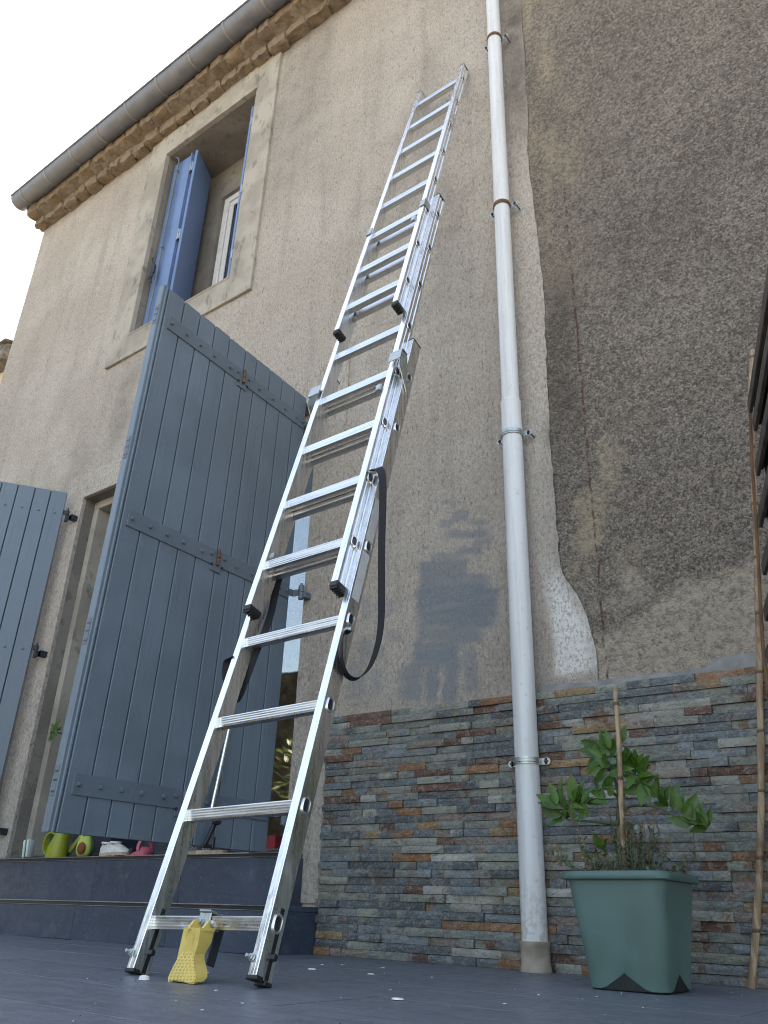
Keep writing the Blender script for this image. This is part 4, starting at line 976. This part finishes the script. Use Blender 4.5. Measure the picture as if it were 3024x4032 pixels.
def leaf_mesh(name, Lf=.060, Wf=.024, fold=.25, curl=.25, mat='leaf', nseg=7):
    vs = []; fs = []
    for i in range(nseg+1):
        t = i/nseg; wv_ = Wf/2*math.sin(math.pi*min(1, t**.8))**.85*(1-.25*t); zc = -curl*Lf*t*t*.5
        vs += [(t*Lf, -wv_, zc+fold*wv_), (t*Lf, 0, zc), (t*Lf, wv_, zc+fold*wv_)]
    for i in range(nseg):
        for k in (0, 1): fs.append((i*3+k, i*3+k+1, i*3+k+4, i*3+k+3))
    me = bpy.data.meshes.new(name); me.from_pydata(vs, [], fs); me.materials.append(M[mat]); me.polygons.foreach_set('use_smooth', [True]*len(fs)); return me
LM = [leaf_mesh('leaf', .056+.012*k,   .029+.005*(k % 2), .15+.12*k, .1+.2*k) for k in range(3)]
def put_leaf(p, d, parent, me, sc=1, rollv=None, name='leaf'):
    d = Vector(d).normalized(); up = Vector((random.uniform(-.3, .8), random.uniform(-1.5, -.5), random.uniform(-.2, .9))) if rollv is None else Vector(rollv)
    yv = up.cross(d).normalized(); zv = d.cross(yv)
    o = bpy.data.objects.new(name, me); COL.objects.link(o); mm = Matrix.Identity(4)
    for i in range(3): mm[i][0] = d[i]*sc; mm[i][1] = yv[i]*sc; mm[i][2] = zv[i]*sc
    pp = Vector(p)-offs(parent); mm[0][3], mm[1][3], mm[2][3] = pp
    o.parent = parent; o.matrix_local = mm; return o
# (base pixel, tip pixel) of the leaves seen in the photograph, plus depth offset
LV = [((320,900),(185,820),-.08),((300,880),(255,745),-.09),((320,880),(310,740),-.06),((350,900),(320,810),-.07),((400,860),(385,705),-.06),((420,870),(440,735),-.05),((450,870),(495,780),-.06),((370,890),(405,960),-.08),
      ((330,945),(205,900),-.08),((345,972),(258,980),-.07),((300,900),(225,870),-.1),((460,870),(480,930),-.06),((470,900),(440,960),-.05),((590,840),(500,790),-.05),((590,850),(545,760),-.04),((610,870),(560,860),-.05),((620,830),(630,750),-.03),
      ((560,540),(445,490),-.05),((570,560),(443,545),-.05),((600,540),(555,445),-.04),((620,540),(600,455),-.05),((620,560),(650,470),-.03),((640,560),(525,495),-.03),((600,600),(500,545),-.05),((620,600),(660,520),-.04),((560,620),(490,650),-.05),
      ((570,650),(500,690),-.05),((590,660),(545,735),-.05),((600,650),(560,700),-.05),((610,690),(700,690),-.04),((640,700),(590,760),-.04),((650,670),(735,650),-.04),((620,650),(545,600),-.05),((690,500),(700,450),.0),((690,640),(705,555),-.02),((700,620),(735,560),-.02),
      ((780,640),(770,550),-.03),((790,640),(820,570),-.03),((800,660),(850,580),-.03),((800,680),(855,640),-.03),((790,700),(870,690),-.03),((770,640),(745,580),-.01),((760,700),(730,760),-.03),((800,700),(850,740),-.03),
      ((830,760),(860,860),-.03),((820,740),(810,870),-.02),((870,840),(830,740),-.03),((890,840),(895,740),-.03),((910,820),(900,720),-.03),((930,880),(985,775),-.04),((930,880),(940,800),-.04),((970,890),(930,840),-.04),((1000,910),(1010,800),-.04),((1040,930),(1055,830),-.05),((1060,930),(1020,800),-.05),((1080,960),(1145,820),-.05),
      ((1100,970),(1090,850),-.05),((1120,980),(1170,885),-.05),((1190,1020),(1165,960),-.04),((1200,1020),(1220,955),-.04),((1205,1025),(1190,950),-.05),((570,1150),(530,1070),-.05),((575,1155),(600,1090),-.04)]
for (b, t, dy) in LV:
    p0 = c8p(*b, dy); p1 = c8p(*t, dy+random.uniform(-.03, .0)); me = random.choice(LM); Lm = me.vertices[-1].co.x
    put_leaf(p0, p1-p0, ct, me, max(.75, min(1.4, (p1-p0).length/Lm*1.12)))
for k in range(34):        # leaves behind and between those
    (b, t, dy) = random.choice(LV[:-2]); p0 = c8p(b[0]+random.uniform(-22, 22), b[1]+random.uniform(-22, 22), dy+random.uniform(0, .05)); d = Vector((random.uniform(-1, 1), random.uniform(-.6, .6), random.uniform(-.7, .8)))
    put_leaf(p0, d, ct, random.choice(LM), random.uniform(.65, 1.05))
# supporting cane
q = MB(); cp = [c8p(715, 1300, -.01), c8p(702, 1100, -.03), c8p(688, 820, -.055), c8p(672, 450, -.075), c8p(652, 165, -.085)]
cane = []; rad = []
for i, p in enumerate(smoothpath(cp, 8)): cane.append(p); rad.append(.0068 if i not in (7, 15, 23) else .0082)
q.tube(cane, rad, 12); tag(q.build('plant_cane', M['bamboo'], None, True), 'thin bamboo cane stuck in the green pot as plant support', 'cane')
# weeds in the pot: nobody could count these
q = MB(); qb = MB()
for k in range(85):
    bx, by = random.gauss(0, .055), random.gauss(.0, .05); bx = max(-.115, min(.115, bx)); by = max(-.11, min(.11, by)); p = PC+Vector((bx, by, .236)); hgt_ = random.uniform(.05, .15)*(1.2 if abs(bx) < .05 else .8)
    top = p+Vector((bx*.7+random.uniform(-.03, .03), by*.4+random.uniform(-.03, .02), hgt_)); mid_ = (p+top)/2+Vector((random.uniform(-.01, .01), 0, .01)); sp = smoothpath([p, mid_, top], 5)
    q.tube(sp, [.0011]*len(sp), 4)
    for j in range(random.randint(12, 22)):
        t = sp[random.randrange(2, len(sp))]; d = Vector((random.uniform(-1, 1), random.uniform(-1, 1), random.uniform(-.2, .8))).normalized(); s_ = d.cross(Z).normalized(); ln = random.uniform(.010, .024)
        q.add([t, t+d*ln*.5+s_*ln*.2, t+d*ln, t+d*ln*.5-s_*ln*.2], [(0, 1, 2, 3)])
    if random.random() < .5:
        for j in range(26):
            t = sp[-1]+Z*(j*.0016-.012)+Vector((random.uniform(-.003, .003), random.uniform(-.003, .003), 0)); qb.lathe([(.0006, -.0015), (.0017, 0), (.0006, .0015)], t, 5)
for j in range(130):
    t = c8p(710+random.gauss(0, 22), random.uniform(900, 1080), -.01+random.uniform(-.015, .015)); qb.lathe([(.0007, -.002), (.0022, 0), (.0007, .002)], t, 5)
wd_ = tag(q.build('weeds', M['weed']), 'thin grey-green weeds growing round the cane in the pot', 'weeds', kind='stuff')
tag(qb.build('weed_seeds', M['weed_brown']), 'dry brown seed heads of the weeds in the pot', 'weeds', kind='stuff')

# ------------------------------------------------------------------ bamboo pole and trellis at the right edge
e5 = lambda x, y: (2850+x*.723, 1100+y*.723)
cp = [Vector((-.742, -.05, zf(-.742)))]+[atY(*c8(a, b), -.053) for a, b in ((1512, 1600), (1534, 1150), (1540, 700))]+[atY(*e5(a, b), -.05) for a, b in ((190, 2000), (178, 1450), (160, 1000), (148, 620), (155, 385))]
pp = smoothpath(cp, 8); q = MB(); rr = []
for i, p in enumerate(pp):
    rr.append((.0105-.002*i/len(pp))*(1.15 if i % 9 == 8 else 1))
q.tube(pp, rr, 14); tag(q.build('bamboo_pole', M['bamboo'], None, True), 'long bamboo pole leaning on the wall beside the weathered trellis', 'pole')
tr = empty('wooden_trellis', (-.4, -.6, 0), 'weathered wooden trellis fence at the right picture edge', 'trellis')
ends = [(140, 715), (166, 815), (180, 1055), (195, 1325), (215, 1590), (228, 1830)]
A1 = atY(*e5(140, 715), -.10); TD = (atZ(3024, 1143, A1.z)-A1); TD.z = 0; TD.normalize(); TN = Vector((-TD.y, TD.x, 0))
for i, (a, b) in enumerate(ends+[(240, 2060), (252, 2290), (264, 2520), (276, 2760), (288, 3000)]):
    p = atY(*e5(a, b), -.10)
    if p.z < .1: continue
    for j, (dn, dz) in enumerate(((0, 0), (.016, .022), (.030, .004))):
        q = MB(); st_ = p+TN*dn+Z*dz+TD*(-.0+random.uniform(0, .02)); q.cbox(st_+TD*.85, (TD, TN, Z), (1.7, .012, .042 if j != 1 else .030), .002); q.build('slat', M['wood'], tr)
for k, dd in enumerate((.12, .62, 1.15, 1.62)):
    q = MB(); b0 = A1+TD*dd+TN*.045; b0.z = 0
    q.cbox(b0+Z*(.95+zf(b0.x)), (TD, TN, Z), (.034, .018, 1.9), .002); q.build('upright', M['wood_brown'] if k == 0 else M['wood'], tr)
q = MB(); pp = smoothpath([atY(*e5(a, b), -.09) for a, b in ((142, 690), (155, 1000), (183, 1450), (205, 1850), (236, 2210))]+[Vector((-.60, -.09, zf(-.6)))], 6); q.tube(pp, .0055, 8); q.build('edge_cane', M['wood_brown'], tr, True)

# ------------------------------------------------------------------ things on the top step
SZ = S2Z+.0016
# cleaning sponge block
sp_ = empty('cleaning_sponge', (-4.50, -.075, SZ), 'white cleaning sponge with a green stripe standing on the top step', 'sponge')
ax_ = (Vector((.93, .30, .12)).normalized(),); ax1 = ax_[0]; ax2 = Vector((-.30, .95, .0)).normalized(); ax2 = (ax2-ax1*ax2.dot(ax1)).normalized(); ax3 = ax1.cross(ax2)
cs = Vector((-4.495, -.065, SZ+.050))
for dx, wd__, mt, nm in ((-.0205, .024, 'foamwhite', 'sponge_half'), (0, .0045, 'greenline', 'green_stripe'), (.0205, .024, 'foamwhite', 'sponge_half')):
    q = MB(); q.cbox(cs+ax1*(dx*.55), (ax1, ax2, ax3), (wd__*.58, .058, .092), .005); q.build(nm, M[mt], sp_, True, 60)
q = MB(); pc_ = cs+ax1*(-.0185)+ax3*.0
q.tube([pc_+ax2*(.016*math.cos(a))+ax3*(.016*math.sin(a)) for a in np.linspace(math.pi*1.1, math.pi*1.9, 10)], .0015, 6); q.tube([pc_+ax2*.008+ax3*.012, pc_+ax2*.008+ax3*.017], .0015, 6); q.tube([pc_-ax2*.008+ax3*.012, pc_-ax2*.008+ax3*.017], .0015, 6); q.build('drawn_smile', M['dark'], sp_)
# watering can
wc = empty('watering_can', (-4.235, -.03, SZ), 'lime green plastic watering can on the top step', 'watering can')
def ell(cx_, cy_, z, rx, ry, n=28, tilt=0): return [Vector((cx_+rx*math.cos(a), cy_+ry*math.sin(a), z+tilt*math.cos(a))) for a in [2*math.pi*k/n for k in range(n)]]
cx_, cy_ = -4.238, -.052
q = MB(); q.loft([ell(cx_, cy_, SZ, .060, .054), ell(cx_, cy_, SZ+.01, .062, .056), ell(cx_+.004, cy_, SZ+.06, .056, .051, tilt=-.002), ell(cx_+.016, cy_, SZ+.105, .043, .043, tilt=.014), ell(cx_+.022, cy_, SZ+.135, .032, .036, tilt=.022), ell(cx_+.022, cy_, SZ+.133, .028, .032, tilt=.022), ell(cx_, cy_, SZ+.02, .050, .044)], False)
q.add(ell(cx_, cy_, SZ+.02, .050, .044), [tuple(range(28))]); q.build('can_body', M['lime'], wc, True, 50)
hp = smoothpath([(cx_-.004, cy_-.02, SZ+.118), (cx_-.035, cy_-.025, SZ+.128), (cx_-.066, cy_-.028, SZ+.110), (cx_-.078, cy_-.028, SZ+.072), (cx_-.072, cy_-.025, SZ+.035), (cx_-.054, cy_-.02, SZ+.022)], 6)
q = MB(); q.ribbon(hp, [Y]*len(hp), .026, .004); q.build('can_handle', M['lime'], wc, True, 60)
q = MB(); q.tube(smoothpath([(cx_+.03, cy_+.05, SZ+.03), (cx_+.035, cy_+.10, SZ+.10), (cx_+.04, cy_+.15, SZ+.19)], 5), [.014]*11, 10); q.build('can_spout', M['lime'], wc, True)
# avocado plush
av = empty('avocado_plush', (-3.93, -.05, SZ), 'avocado shaped plush toy leaning beside the white sneakers', 'plush toy')
ac = Vector((-3.958, -.070, SZ))
def body(sx, sy, off, zc=1.0):
    pr2 = [(.0, .002), (.030, .002), (.046, .018), (.051, .042), (.046, .070), (.036, .095), (.030, .118), (.024, .136), (.012, .146), (.001, .148)]
    return [[ac+off+Vector((r2*sx*math.cos(a), r2*sy*math.sin(a), z2*zc)) for a in [2*math.pi*k/24 for k in range(24)]] for r2, z2 in pr2]
q = MB(); q.loft(body(1.0, .62, Vector((0, -.012, 0)))); q.build('plush_front', M['plush'], av, True, 80)
q = MB(); q.loft(body(1.08, .62, Vector((-.010, .012, 0)), 1.03)); q.build('plush_back', M['plush_dark'], av, True, 80)
q = MB(); sph = [[ac+Vector((.018, -.040, .040))+Vector((.030*math.cos(b)*math.cos(a), .014*math.cos(b)*math.sin(a), .030*math.sin(b))) for a in [2*math.pi*k/20 for k in range(20)]] for b in np.linspace(-1.5, 1.5, 10)]; q.loft(sph); q.build('plush_stone', M['plush_brown'], av, True, 80)
for nm, (dx, dz, r1, r2) in (('eye', (.000, .112, .0032, .0032)), ('eye', (.019, .114, .0032, .0032)), ('mouth', (.012, .100, .0028, .006))):
    q = MB(); cc = ac+Vector((dx, -.032, dz)); q.loft([[cc+Vector((r1*k*math.cos(a), -h, r2*k*math.sin(a))) for a in [2*math.pi*j/12 for j in range(12)]] for k, h in ((1, -.004), (1, .001), (.5, .003))]); q.build(nm, M['dark'], av, True)

def shoe(root, p, yawv, Ls, mats, laces=True, hi=.062, soleh=.016):
    """low sneaker: sole, upper, collar lining, laces; p heel centre on the ground, yaw = toe direction"""
    d = Vector((math.cos(yawv), math.sin(yawv), 0)); s_ = Vector((-d.y, d.x, 0)); p = Vector(p)
    st = [0, .04, .15, .35, .55, .75, .9, .97, 1.0]; wd_ = [.018, .030, .036, .034, .038, .046, .042, .030, .012]
    top = [hi*.95, hi*1.05, hi, hi*.86, hi*.82, hi*.58, hi*.45, hi*.36, hi*.28]
    rg = []; rs_ = []
    for t, w__, h_ in zip(st, wd_, top):
        c = p+d*(t*Ls); k = Ls/.27; w2 = w__*k
        rs_.append([c-s_*w2*1.06+Z*.001, c+s_*w2*1.06+Z*.001, c+s_*w2*1.08+Z*soleh, c-s_*w2*1.08+Z*soleh])
        rg.append([c-s_*w2+Z*soleh*.9, c-s_*w2*1.0+Z*(soleh+(h_-soleh)*.5), c-s_*w2*.62+Z*(h_*.96), c+Z*h_, c+s_*w2*.62+Z*(h_*.96), c+s_*w2*1.0+Z*(soleh+(h_-soleh)*.5), c+s_*w2+Z*soleh*.9])
    q = MB(); q.loft(rs_); q.build('sole', M[mats[1]], root, True, 50); q = MB(); q.loft(rg); q.build('upper', M[mats[0]], root, True, 70)
    c = p+d*(.19*Ls); q = MB(); q.tube([c+d*(.15*Ls*math.cos(a))+s_*(.024*math.sin(a))+Z*(hi*(1.06+.04*math.cos(a+math.pi))) for a in np.linspace(0, 2*math.pi, 18)], .0055, 8); q.build('collar', M[mats[0]], root, True)
    q = MB(); q.add([c+d*(.14*Ls*math.cos(a))+s_*(.020*math.sin(a))+Z*(hi*1.045) for a in np.linspace(0, 2*math.pi, 18, endpoint=False)], [tuple(range(18))]); q.build('lining', M['dark'], root)
    if laces:
        for k in range(5):
            cc = p+d*((.38+.075*k)*Ls)+Z*(hi*(.90-.055*k)); q = MB(); q.tube(smoothpath([cc-s_*.022-Z*.008, cc+Z*.003, cc+s_*.022-Z*.008], 4), .0028, 6); q.build('lace', M[mats[2]], root, True)
for i, (xx, yy, yw, lb) in enumerate(((-3.755, -.070, -.30, 'worn white sneaker nearest the avocado plush toy'), (-3.668, -.086, -.25, 'worn white sneaker nearest the pink clog'))):
    r_ = empty('sneaker', (xx, yy, SZ), lb, 'shoe', 'pair of white sneakers'); shoe(r_, (xx-.09, yy+.03, SZ), yw, .20, ('white_leather', 'sole', 'white_leather'))
for i, (xx, yy, yw, lb) in enumerate(((-3.13, -.06, .35, 'black striped sneaker lying partly behind the left ladder rail'), (-3.02, -.075, .12, 'black striped sneaker in front of the crank handle'))):
    r_ = empty('sneaker', (xx, yy, SZ), lb, 'shoe', 'pair of black sneakers'); shoe(r_, (xx-.07, yy, SZ), yw, .185, ('black_shoe', 'sole', 'white_leather'), True, .05)
    for k in range(6):
        q = MB(); c = Vector((xx-.01+k*.009, yy-.029, SZ+.030-k*.0018)); q.tube([c+Vector((0, -.002, -.012)), c+Vector((.006, .004, .008))], .0011, 5); q.build('side_stripe', M['white_leather'], r_)
# pink clog
cl = empty('clog', (-3.46, -.06, SZ), 'pink foam clog standing on the top step', 'shoe')
b0 = Vector((-3.560, -.072, SZ)); q = MB(); rg = []
for t, w2, h2 in ((0, .014, .012), (.05, .026, .016), (.2, .032, .017), (.45, .033, .020), (.55, .037, .036), (.7, .040, .042), (.88, .034, .034), (.97, .020, .024), (1, .008, .016)):
    c = b0+X*(t*.125); rg.append([c-Y*w2, c-Y*w2*1.05+Z*h2*.5, c-Y*w2*.7+Z*h2*.95, c+Z*h2, c+Y*w2*.7+Z*h2*.95, c+Y*w2*1.05+Z*h2*.5, c+Y*w2])
q.loft(rg); q.build('clog_body', M['pink'], cl, True, 60)
hp = [b0+X*(.085-.055*math.sin(a)*.2)+Y*(-.042*math.cos(a))+Z*(.022+.055*math.sin(a)) for a in np.linspace(0, math.pi, 14)]
q = MB(); q.ribbon(hp, [X]*14, .020, .0025); q.build('heel_strap', M['pink'], cl, True, 60)
q = MB(); q.lathe([(.012, -.004), (.014, 0), (.012, .004)], b0+Vector((.02, -.034, .020)), 14, (0, 1, 0)); q.build('strap_rivet', M['dark'], cl, True)
# metal pole with a crank clamp, hooked on the lower strap of the big shutter
c5 = lambda x, y: (x*.7836, 2400+y*.7836)
def atX(u, v, x_):
    d = ray(u, v); return CAM+d*(x_/d.x)
PXX = -2.662
pa, pb = atX(*c5(1062, 1005), PXX), atX(*c5(1150, 600), PXX); dv = (pb-pa).normalized()
cr = empty('crank_pole', tuple(pa), 'shiny metal pole with black clamp hanging before the shutter, behind the ladder', 'pole')
q = MB(); q.tube([pa-dv*.03, pb+dv*.10], .0075, 12); q.build('metal_tube', M['alu'], cr, True)
q = MB(); q.tube([pa+Vector((-.006, .014, 0)), pb+dv*.10+Vector((-.006, .014, 0))], .005, 10); q.build('inner_tube', M['alu_trim'], cr, True)
q = MB(); tp_ = pb+dv*.10; q.tube([tp_, tp_+Vector((-.004, .006, .018)), tp_+Vector((-.022, .006, .024)), tp_+Vector((-.040, .006, .018))], .004, 8); q.build('hook', M['iron_dark'], cr, True)
ka = atX(*c5(1082, 1072), PXX+.006); kb = atX(*c5(1028, 1188), PXX+.006); kd = (kb-ka).normalized()
q = MB(); q.cbox((ka+kb)/2, (kd, X, kd.cross(X)), ((kb-ka).length*1.05, .014, .020), .004); q.build('clamp_arm', M['dark'], cr)
q = MB(); q.tube([ka+Vector((.0, -.006, .002)), ka+Vector((.030, -.006, .002))], .0115, 12); q.tube([ka+Vector((.030, -.006, .002)), ka+Vector((.036, -.006, .002))], .006, 10); q.build('clamp_knob', M['dark'], cr, True)
ha = atX(*c5(1072, 1172), PXX+.010); q = MB(); q.cbox(ha, (Y, X, Z), (.016, .010, .044), .004); q.cbox(kb+Vector((0, .012, 0)), (Y, X, Z), (.060, .014, .014), .004); q.build('lever', M['dark'], cr)
# tall navy planter whose shrub peeks past the shutter
npl = empty('tall_planter', (-3.98, .06, SZ), 'dark navy planter half hidden behind the swung-out shutter', 'planter')
q = MB(); q.loft([[Vector((sx, sy, zz)) for sx, sy in ((-4.10, .015), (-3.88, .015), (-3.88, .20), (-4.10, .20))] for zz in (SZ, SZ+.60)]); q.build('planter_box', M['navy'], npl)
lp = atY(220, 2880, -.02)
q = MB(); q.tube(smoothpath([(-4.05, .1, SZ+.58), (-4.12, .06, SZ+.64), lp+Vector((.03, .03, -.01)), lp], 5), .004, 6); q.build('stem', M['stem'], npl, True)
LM2 = leaf_mesh('leaf', .07, .028, .3, .3)
for k in range(11):
    a = k*.62+.2; d = Vector((math.cos(a)*.8-.15, -.25+.2*random.random(), math.sin(a)*.8)); put_leaf(lp+d*.008, d, npl, LM2, random.uniform(.75, 1.15))
# red cloth and canister in the gap beside the door jamb
rc_ = MB(); rc_.loft([[Vector((-2.80+dx, .10+dy, z_)) for dx, dy in ((-.09, -.03), (.06, -.04), (.07, .05), (-.08, .06))] for z_ in (SZ+.02, SZ+.065, SZ+.085)])
tag(rc_.build('folded_cloth', M['red_cloth'], None, True, 60), 'folded red cloth lying behind the shutter by the door jamb', 'cloth')

# ------------------------------------------------------------------ small debris on the terrace
for k, (u, v, sx, sy, lb) in enumerate(((566, 3861, .013, .010, 'largest white plaster chip beside the left ladder foot'), (1229, 3819, .014, .006, 'flat plaster chip on the floor near the step corner'), (1460, 3838, .010, .006, 'plaster chip lying midway before the slate cladding'),
        (1565, 3938, .014, .007, 'thin white chip nearest the camera'), (1988, 3955, .004, .004, None), (1269, 3801, .005, .004, None), (1347, 3801, .005, .004, None), (1510, 3813, .006, .004, None), (813, 3832, .009, .005, None), (850, 3902, .004, .004, None), (1500, 3812, .003, .003, None), (797, 3980, .003, .003, None), (1700, 3850, .004, .003, None), (2120, 3920, .004, .003, None), (2350, 3927, .003, .003, None), (954, 3953, .003, .003, None), (950, 3798, .004, .003, None))):
    d = ray(u, v); t = (KF*2.39-CAM.z)/(d.z-KF*d.x); p = CAM+d*t; p.z = zf(p.x)+.0012
    q = MB(); n_ = 9; rg = [p+Vector((sx*(1+random.uniform(-.25, .25))*math.cos(a), sy*1.4*(1+random.uniform(-.25, .25))*math.sin(a), 0)) for a in [2*math.pi*j/n_ for j in range(n_)]]
    hh = sx*.75 if k == 0 else sx*.22
    q.loft([rg, [p+(r_-p)*.8+Z*hh*.8 for r_ in rg], [p+(r_-p)*.35+Z*hh for r_ in rg]])
    tag(q.build('plaster_chip', M['chip'], None, True, 60), lb or 'tiny white plaster crumb on the dark terrace', 'debris', 'plaster chips on the terrace')

q = MB(); qd = MB()
for k in range(260):
    p = Vector((random.uniform(-2.3, .6), -1.95*random.random()**1.3-.03, 0)); p.z = zf(p.x)+.0012; r_ = random.uniform(.0006, .0015)
    tg = q if random.random() < .45 else qd
    tg.lathe([(r_, 0), (r_*.8, r_*.6), (r_*.3, r_*.9)], p, 5)
tag(q.build('pale_grit', M['chip']), 'pale grit scattered over the dark terrace tiles', 'grit', kind='stuff')
tag(qd.build('dark_grit', M['soil']), 'dark soil crumbs scattered over the terrace tiles', 'grit', kind='stuff')

# ------------------------------------------------------------------ beyond the frame but mirrored in the door glass, and far left
gw = empty('garden_wall', (-8, -6.2, 0), 'old stone garden wall, shadow put into its colour, mirrored in the door glass', 'wall')
q = MB(); gx = np.linspace(-16, -5.0, 34); tp = 3.45+.35*fbm(gx*1.1, gx*0, 3, 55)
q.loft([[(a, -6.2, -.09), (a, -6.2, t), (a, -6.6, t-.03), (a, -6.6, -.09)] for a, t in zip(gx, tp)]); q.build('wall', M['garden_wall'], gw)
LS = leaf_mesh('shrub_leaf', .13, .035, .3, .5, 'leaf2', 3)
for (sx_, sy_, sz_, rr_, lb) in ((-7.15, -5.1, 1.75, .75, 'variegated shrub reflected in the middle of the door glass'), (-6.2, -5.5, 2.75, .40, 'small shrub reflected high beside the door jamb')):
    r_ = empty('shrub', (sx_, sy_, -.06), lb, 'shrub'); q = MB(); q.tube([(sx_, sy_, -.09), (sx_+.05, sy_, sz_*.6), (sx_, sy_, sz_)], [.05, .035, .02], 8); q.build('stem', M['wood'], r_)
    vs = []; fs = []; lm = MB()
    for k in range(900):
        d = Vector((random.gauss(0, 1), random.gauss(0, 1), random.gauss(0, 1))).normalized(); p = Vector((sx_, sy_, sz_))+d*rr_*random.random()**.4*Vector((1, 1, 1.0)).length/1.73; t = (d+Vector((random.uniform(-.6, .6), random.uniform(-.6, .6), random.uniform(-.2, .8)))).normalized(); s_ = t.cross(Vector((random.random(), random.random(), random.random()))).normalized(); ln = random.uniform(.08, .15)
        lm.add([p, p+t*ln*.5+s_*ln*.14, p+t*ln, p+t*ln*.5-s_*ln*.14], [(0, 1, 2, 3)])
    cr_ = lm.build('crown', M['leaf2'], r_)
M['grey_stone'] = simple('grey_roof_stone', (.16, .145, .125), .95, 0, .4, 20, .8, 40, .01)
fh = empty('far_house', (-9.5, 1, 0), 'cream house with rough stone roof edge beyond the left corner', 'house')
pL = None
def fx(u, v, x_):
    d = ray(u, v); return CAM+d*(x_/d.x)
pt_ = fx(40, 1345, -8.0)
q = MB(); q.box((-14, pt_.y+.12, -.09), (-8.0, pt_.y+5, pt_.z-.22)); q.build('wall', M['cream'], fh)
x_ = -8.0
for k in range(7):
    rock((x_-.34-k*.36, pt_.y-.05, pt_.z-.24), (x_+.02-k*.36, pt_.y+.25, pt_.z-.02), .02, 'roof_edge_stone', fh, M['grey_stone'])
q = MB(); q.add([(-14, pt_.y-.08, pt_.z-.02), (-7.96, pt_.y-.08, pt_.z-.02), (-7.96, pt_.y+3, pt_.z+.9), (-14, pt_.y+3, pt_.z+.9)], [(0, 1, 2, 3)]); q.build('roof', M['grey_stone'], fh)
